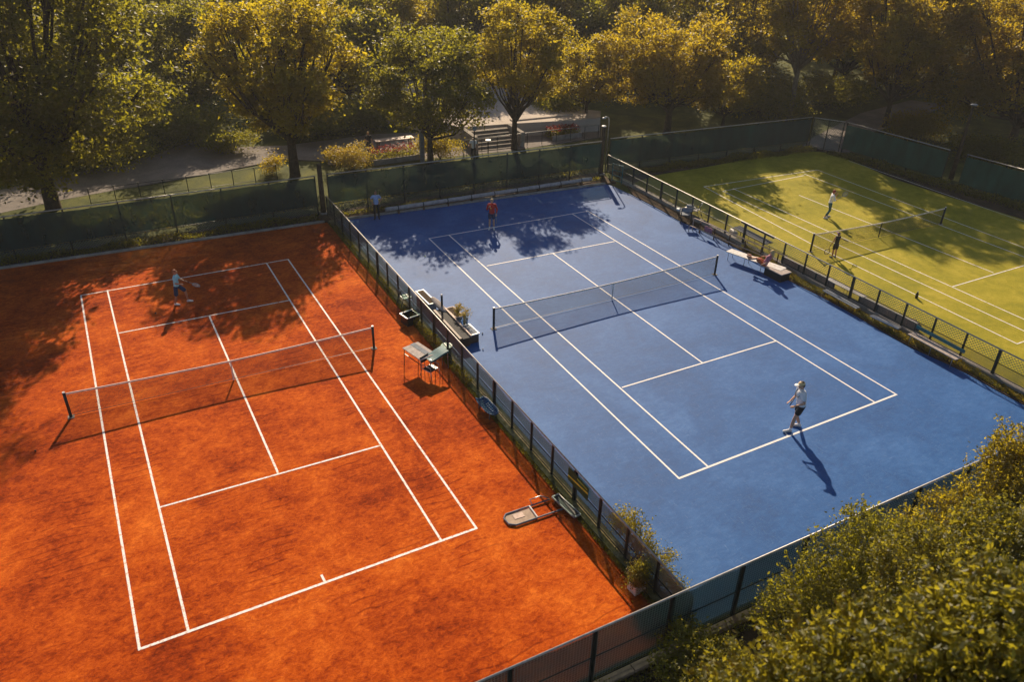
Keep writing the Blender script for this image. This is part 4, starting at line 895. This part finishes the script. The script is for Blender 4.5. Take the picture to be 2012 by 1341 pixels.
    for s in 'LR':
        c = MB(); a, t = V['ank'+s], V['toe'+s]; bk = a+(a-t).normalized()*.03
        c.capsule(Vector((bk.x, bk.y, t.z+.012)), t+Vector((0, 0, .01)), .046, .042); c.capsule(a+Vector((0, 0, -.02)), a.lerp(t, .5), .046, .04)
        remeshed(c, .011, MT[shoe], 'shoe', root, 2)
        if socks: MB().capsule(a+Vector((0, 0, .0)), a.lerp(V['knee'+s], .18), .041, .045).build('sock', MT['whitec'], root, smooth=True)
    c = MB(); c.ell(Hd(0, -.018, .028), (.088, .095, .102), RH); c.ell(Hd(0, -.045, -.02), (.082, .07, .085), RH)
    if long_hair: c.capsule(Hd(0, -.06, -.02), Hd(0, -.09, -.20), .06, .035)
    remeshed(c, .011, MT[hair], 'hair', root, 2)
    if cap:
        c = MB(); c.ell(Hd(0, -.008, .035), (.094, .106, .088), RH, zmin=-5); c.build('cap', MT[cap[0]], root, smooth=True)
        c = MB(); c.ell(Hd(0, .13, .035), (.075, .085, .012), RH); c.build('cap_brim', MT[cap[1]], root, smooth=True)
    for s in (-1, 1): MB().ell(Hd(s*.031, .085, .012), (.012, .008, .007), RH, 8, 6).build('eye', MT['eye'], root)
    MB().capsule(Hd(-.02, .094, -.052), Hd(.02, .094, -.052), .006, .006, 8).build('mouth', MT['lip'], root)
    root['_h'] = 1
    del root['_h']
    return root, V
def world(root, p):
    m = Matrix.Translation(root.location) @ Euler(root.rotation_euler).to_matrix().to_4x4() @ Matrix.Diagonal((*root.scale, 1)); return m @ Vector(p)
def racket(label, hand, direction, normal, frame='greyp', L_=.68):
    """hand: world point of the grip; direction: grip to head"""
    d = Vector(direction).normalized(); n = Vector(normal); n = (n-d*n.dot(d)).normalized(); s = d.cross(n)
    t = thing('tennis_racket', label, 'tennis racket', hand)
    MB().tube([d*-.08, d*.14], .017, 8).build('grip', MT['black'], t, smooth=True)
    MB().tube([d*.14, d*.32], .012, 8).build('shaft', MT[frame], t, smooth=True)
    c = d*.48; ring = [c+d*.17*math.cos(a)+s*.13*math.sin(a) for a in [2*math.pi*k/24 for k in range(25)]]
    MB().tube(ring, .017, 6, caps=False).build('hoop', MT[frame], t, smooth=True)
    mb = MB()
    for k in range(-5, 6):
        x = k*.022; h = .165*math.sqrt(max(0, 1-(x/.13)**2)); mb.tube([c+s*x-d*h, c+s*x+d*h], .0018, 3, caps=False)
        y = k*.029; w = .126*math.sqrt(max(0, 1-(y/.17)**2)); mb.tube([c+d*y-s*w, c+d*y+s*w], .0018, 3, caps=False)
    mb.build('strings', MT['white'], t)
    return t
IR = Vector((.88, -.48, 0)); IL = -IR; AW = Vector((.48, .88, 0))
# man in white on the near baseline
r_, V_ = person('man in white shirt and black shorts standing on the near blue baseline', (1562, 844), D(66), 2.14,
  dict(kneeL=(-.12, .16, .51), ankL=(-.13, .22, .085), toeL=(-.15, .42, .035), kneeR=(.11, .02, .50), ankR=(.13, -.17, .085), toeR=(.17, .02, .035),
       elL=(-.27, .02, 1.15), wrL=(-.20, .27, 1.06), elR=(.25, .04, 1.15), wrR=(.10, .30, 1.05), handL=(0, 1, .1), handR=(0, 1, .1)), lean=10, nod=0, look=4,
  top='whitec', bottom='blackc', bottom_len=.56, hair='brownh', socks=True, cap=('strawh', 'white'), girth=1.18)
h_ = world(r_, V_['wrR'].lerp(V_['wrL'], .5))+IL*.06
racket('racket held upright by the man in white', h_, Vector((0, 0, 1))*.75+IR*.35+AW*.1, AW*.3+IR)
# boy on the clay
r_, V_ = person('boy in pale blue shirt and navy shorts stepping across the clay court', (354, 597), D(-112), 1.75,
  dict(hipL=(-.1, .02, .90), hipR=(.1, -.02, .90), kneeL=(-.14, .30, .62), ankL=(-.16, .34, .11), toeL=(-.16, .54, .04), kneeR=(.12, -.06, .48), ankR=(.14, -.16, .085), toeR=(.18, .02, .035),
       elL=(-.24, .12, 1.18), wrL=(-.12, .38, 1.14), elR=(.24, .06, 1.17), wrR=(.10, .24, 1.08), handL=(0, 1, 0), handR=(-.3, 1, 0)), lean=3,
  top='cyanc', bottom='navyc', bottom_len=.85, hair='ginger', skin='skint', sleeve=.7)
racket('racket carried by the boy on the clay court', world(r_, V_['wrL'])+IR*.04, IR*.8+Vector((0, 0, -.35)), Vector((0, 0, 1)))
# red shirt
r_, V_ = person('man in red top and navy shorts on the far blue baseline', (966, 451), D(150), 1.85,
  dict(elR=(.25, .03, 1.18), wrR=(.14, .20, 1.36), elL=(-.28, .0, 1.18), wrL=(-.25, .08, .95), handR=(-.5, .5, .6)), top='redc', bottom='navyc', bottom_len=.55, hair='blond', sleeve=1.75, socks=True)
MB().ell((.05, .135, 1.28), (.035, .02, .035)).build('chest_print', MT['gold'], r_, smooth=True)
racket('racket hanging in the left hand of the man in red', world(r_, V_['wrL']), Vector((0, 0, -1))+AW*.2, IR)
# person in the shade
person('person in white and blue shirt standing in shade by the back fence', (741, 430), D(160), 1.72,
  dict(elL=(-.34, -.02, 1.22), wrL=(-.20, .08, 1.05), elR=(.34, -.02, 1.22), wrR=(.20, .08, 1.05)), top='lightblue', bottom='blackc', bottom_len=1.9, hair='brownh', skin='skint', shoe='blackc')
# grass court player
r_, V_ = person('red-haired player in white shirt and teal trousers on the grass court', (1625, 428), D(-125), 1.78,
  dict(kneeL=(-.13, .10, .50), ankL=(-.16, .02, .085), toeL=(-.18, .20, .035), kneeR=(.10, .03, .50), ankR=(.16, -.20, .085), toeR=(.2, -.02, .035),
       elL=(-.22, .2, 1.26), wrL=(-.08, .24, 1.50), elR=(.24, .1, 1.2), wrR=(.12, .3, 1.3), handL=(0, 0, 1), handR=(0, .5, .5)), lean=6,
  top='whitec', bottom='tealc', bottom_len=1.7, hair='redh', skin='skint', sleeve=1.3)
racket('racket held forward by the red-haired player', world(r_, V_['wrR']), IR*.6+Vector((0, 0, .5)), AW)
# girl at the grass court net
r_, V_ = person('girl in black vest and purple cap at the grass court net', (1637, 507), D(-10), 1.5,
  dict(elL=(-.29, .0, 1.18), wrL=(-.28, .12, .96), elR=(.27, .10, 1.2), wrR=(.34, .30, 1.22), handR=(.3, 1, 0)), top='blackc', bottom='blackc', bottom_len=.6, hair='brownh', skin='skint', sleeve=0, cap=('purple', 'purple'), shoe='tealc')
racket('racket held out in the right hand of the girl', world(r_, V_['wrR'])+IR*.03, IR*.7+Vector((0, 0, -.3))+AW*.2, Vector((0, 0, 1)), 'black')
racket('racket hanging in the left hand of the girl', world(r_, V_['wrL']), Vector((0, 0, -1))+IL*.3, AW, 'black')
# seated woman
sw = at(1502, 522, .45)
r_, V_ = person('woman in mauve top reclining on the white lounger bench', None, 0, 1.95,
  dict(kneeL=(-.12, .42, 1.12), ankL=(-.12, .74, .98), toeL=(-.13, .88, 1.08), kneeR=(.12, .45, 1.05), ankR=(.12, .86, .95), toeR=(.13, 1.0, 1.05),
       elL=(-.30, -.12, 1.20), wrL=(-.28, .02, 1.0), elR=(.27, .06, 1.2), wrR=(.16, .3, 1.12)), lean=-22, nod=20,
  top='pinkc', bottom='orangec', bottom_len=.7, hair='blond', skin='skin', sleeve=.6, shoe='skint', long_hair=True, loc=(sw.x-.1, sw.y-.1, .47-.90))
dv = at(1432, 492, .45)-at(1540, 530, .45); r_.rotation_euler.z = math.atan2(-dv.x, dv.y)
# walker behind the fence
person('walker in grey shirt and brown cap on the path behind the fence', (930, 316), D(150), 1.74, dict(elR=(.3, .1, 1.2), wrR=(.3, .3, 1.15), ankL=(-.1, .15, .085), toeL=(-.12, .32, .035)), top='greyp' if False else 'whitec', bottom='blackc', bottom_len=1.8, hair='brownh', skin='skint', cap=('dwood', 'dwood'))
person('person in dark jacket sitting upright among the red flowers', (726, 305), D(180), 1.7, dict(elR=(.3, .1, 1.2), wrR=(.2, .25, 1.2)), top='blackc', bottom='blackc', bottom_len=1.8, hair='blond', skin='skin')

# ------------------------------------------------------------------ air
hz = MB().prism([(-150, -60), (230, -60), (230, 260), (-150, 260)], -1.7, 24).build('haze', None or MT['glass'])
hz.data.materials.clear(); mh = bpy.data.materials.new('haze_air'); mh.use_nodes = True; nt = mh.node_tree; nt.nodes.clear()
out = nt.nodes.new('ShaderNodeOutputMaterial'); pv = nt.nodes.new('ShaderNodeVolumePrincipled'); pv.inputs['Color'].default_value = (.95, .96, 1, 1); pv.inputs['Density'].default_value = .00034; pv.inputs['Anisotropy'].default_value = .3
nt.links.new(pv.outputs[0], out.inputs['Volume']); hz.data.materials.append(mh); tag(hz, 'thin warm haze hanging over the courts and wood', 'haze', kind='stuff')

# ------------------------------------------------------------------ light
EL, AZ = 30, 22.5   # degrees above the horizon; clockwise from +Y
sd = Vector((math.sin(D(AZ))*math.cos(D(EL)), math.cos(D(AZ))*math.cos(D(EL)), math.sin(D(EL))))
sl_ = bpy.data.lights.new('sun', 'SUN'); sl_.energy = 5.0; sl_.angle = D(.55); sl_.color = (1.0, .81, .58)
so_ = bpy.data.objects.new('sun', sl_); COL.objects.link(so_); so_.rotation_euler = sd.to_track_quat('Z', 'Y').to_euler(); so_.location = (0, 60, 60)
w = bpy.data.worlds.new("World"); SC.world = w; w.use_nodes = True; nt = w.node_tree
bgn = nt.nodes.get('Background') or nt.nodes.new('ShaderNodeBackground'); sk = nt.nodes.new('ShaderNodeTexSky'); sk.sky_type = 'NISHITA'; sk.sun_disc = False
sk.sun_elevation = D(EL); sk.sun_rotation = D(AZ); nt.links.new(sk.outputs[0], bgn.inputs[0]); bgn.inputs[1].default_value = .06
SC.view_settings.view_transform = 'Standard'; SC.view_settings.look = 'None'; SC.view_settings.exposure = .52; SC.view_settings.gamma = 1
SC.render.engine = 'CYCLES'; cy = SC.cycles
cy.max_bounces = 6; cy.diffuse_bounces = 4; cy.glossy_bounces = 2; cy.transmission_bounces = 4; cy.transparent_max_bounces = 24; cy.volume_bounces = 0
cy.use_denoising = True; cy.use_adaptive_sampling = True; cy.adaptive_threshold = .02; cy.sample_clamp_indirect = 4
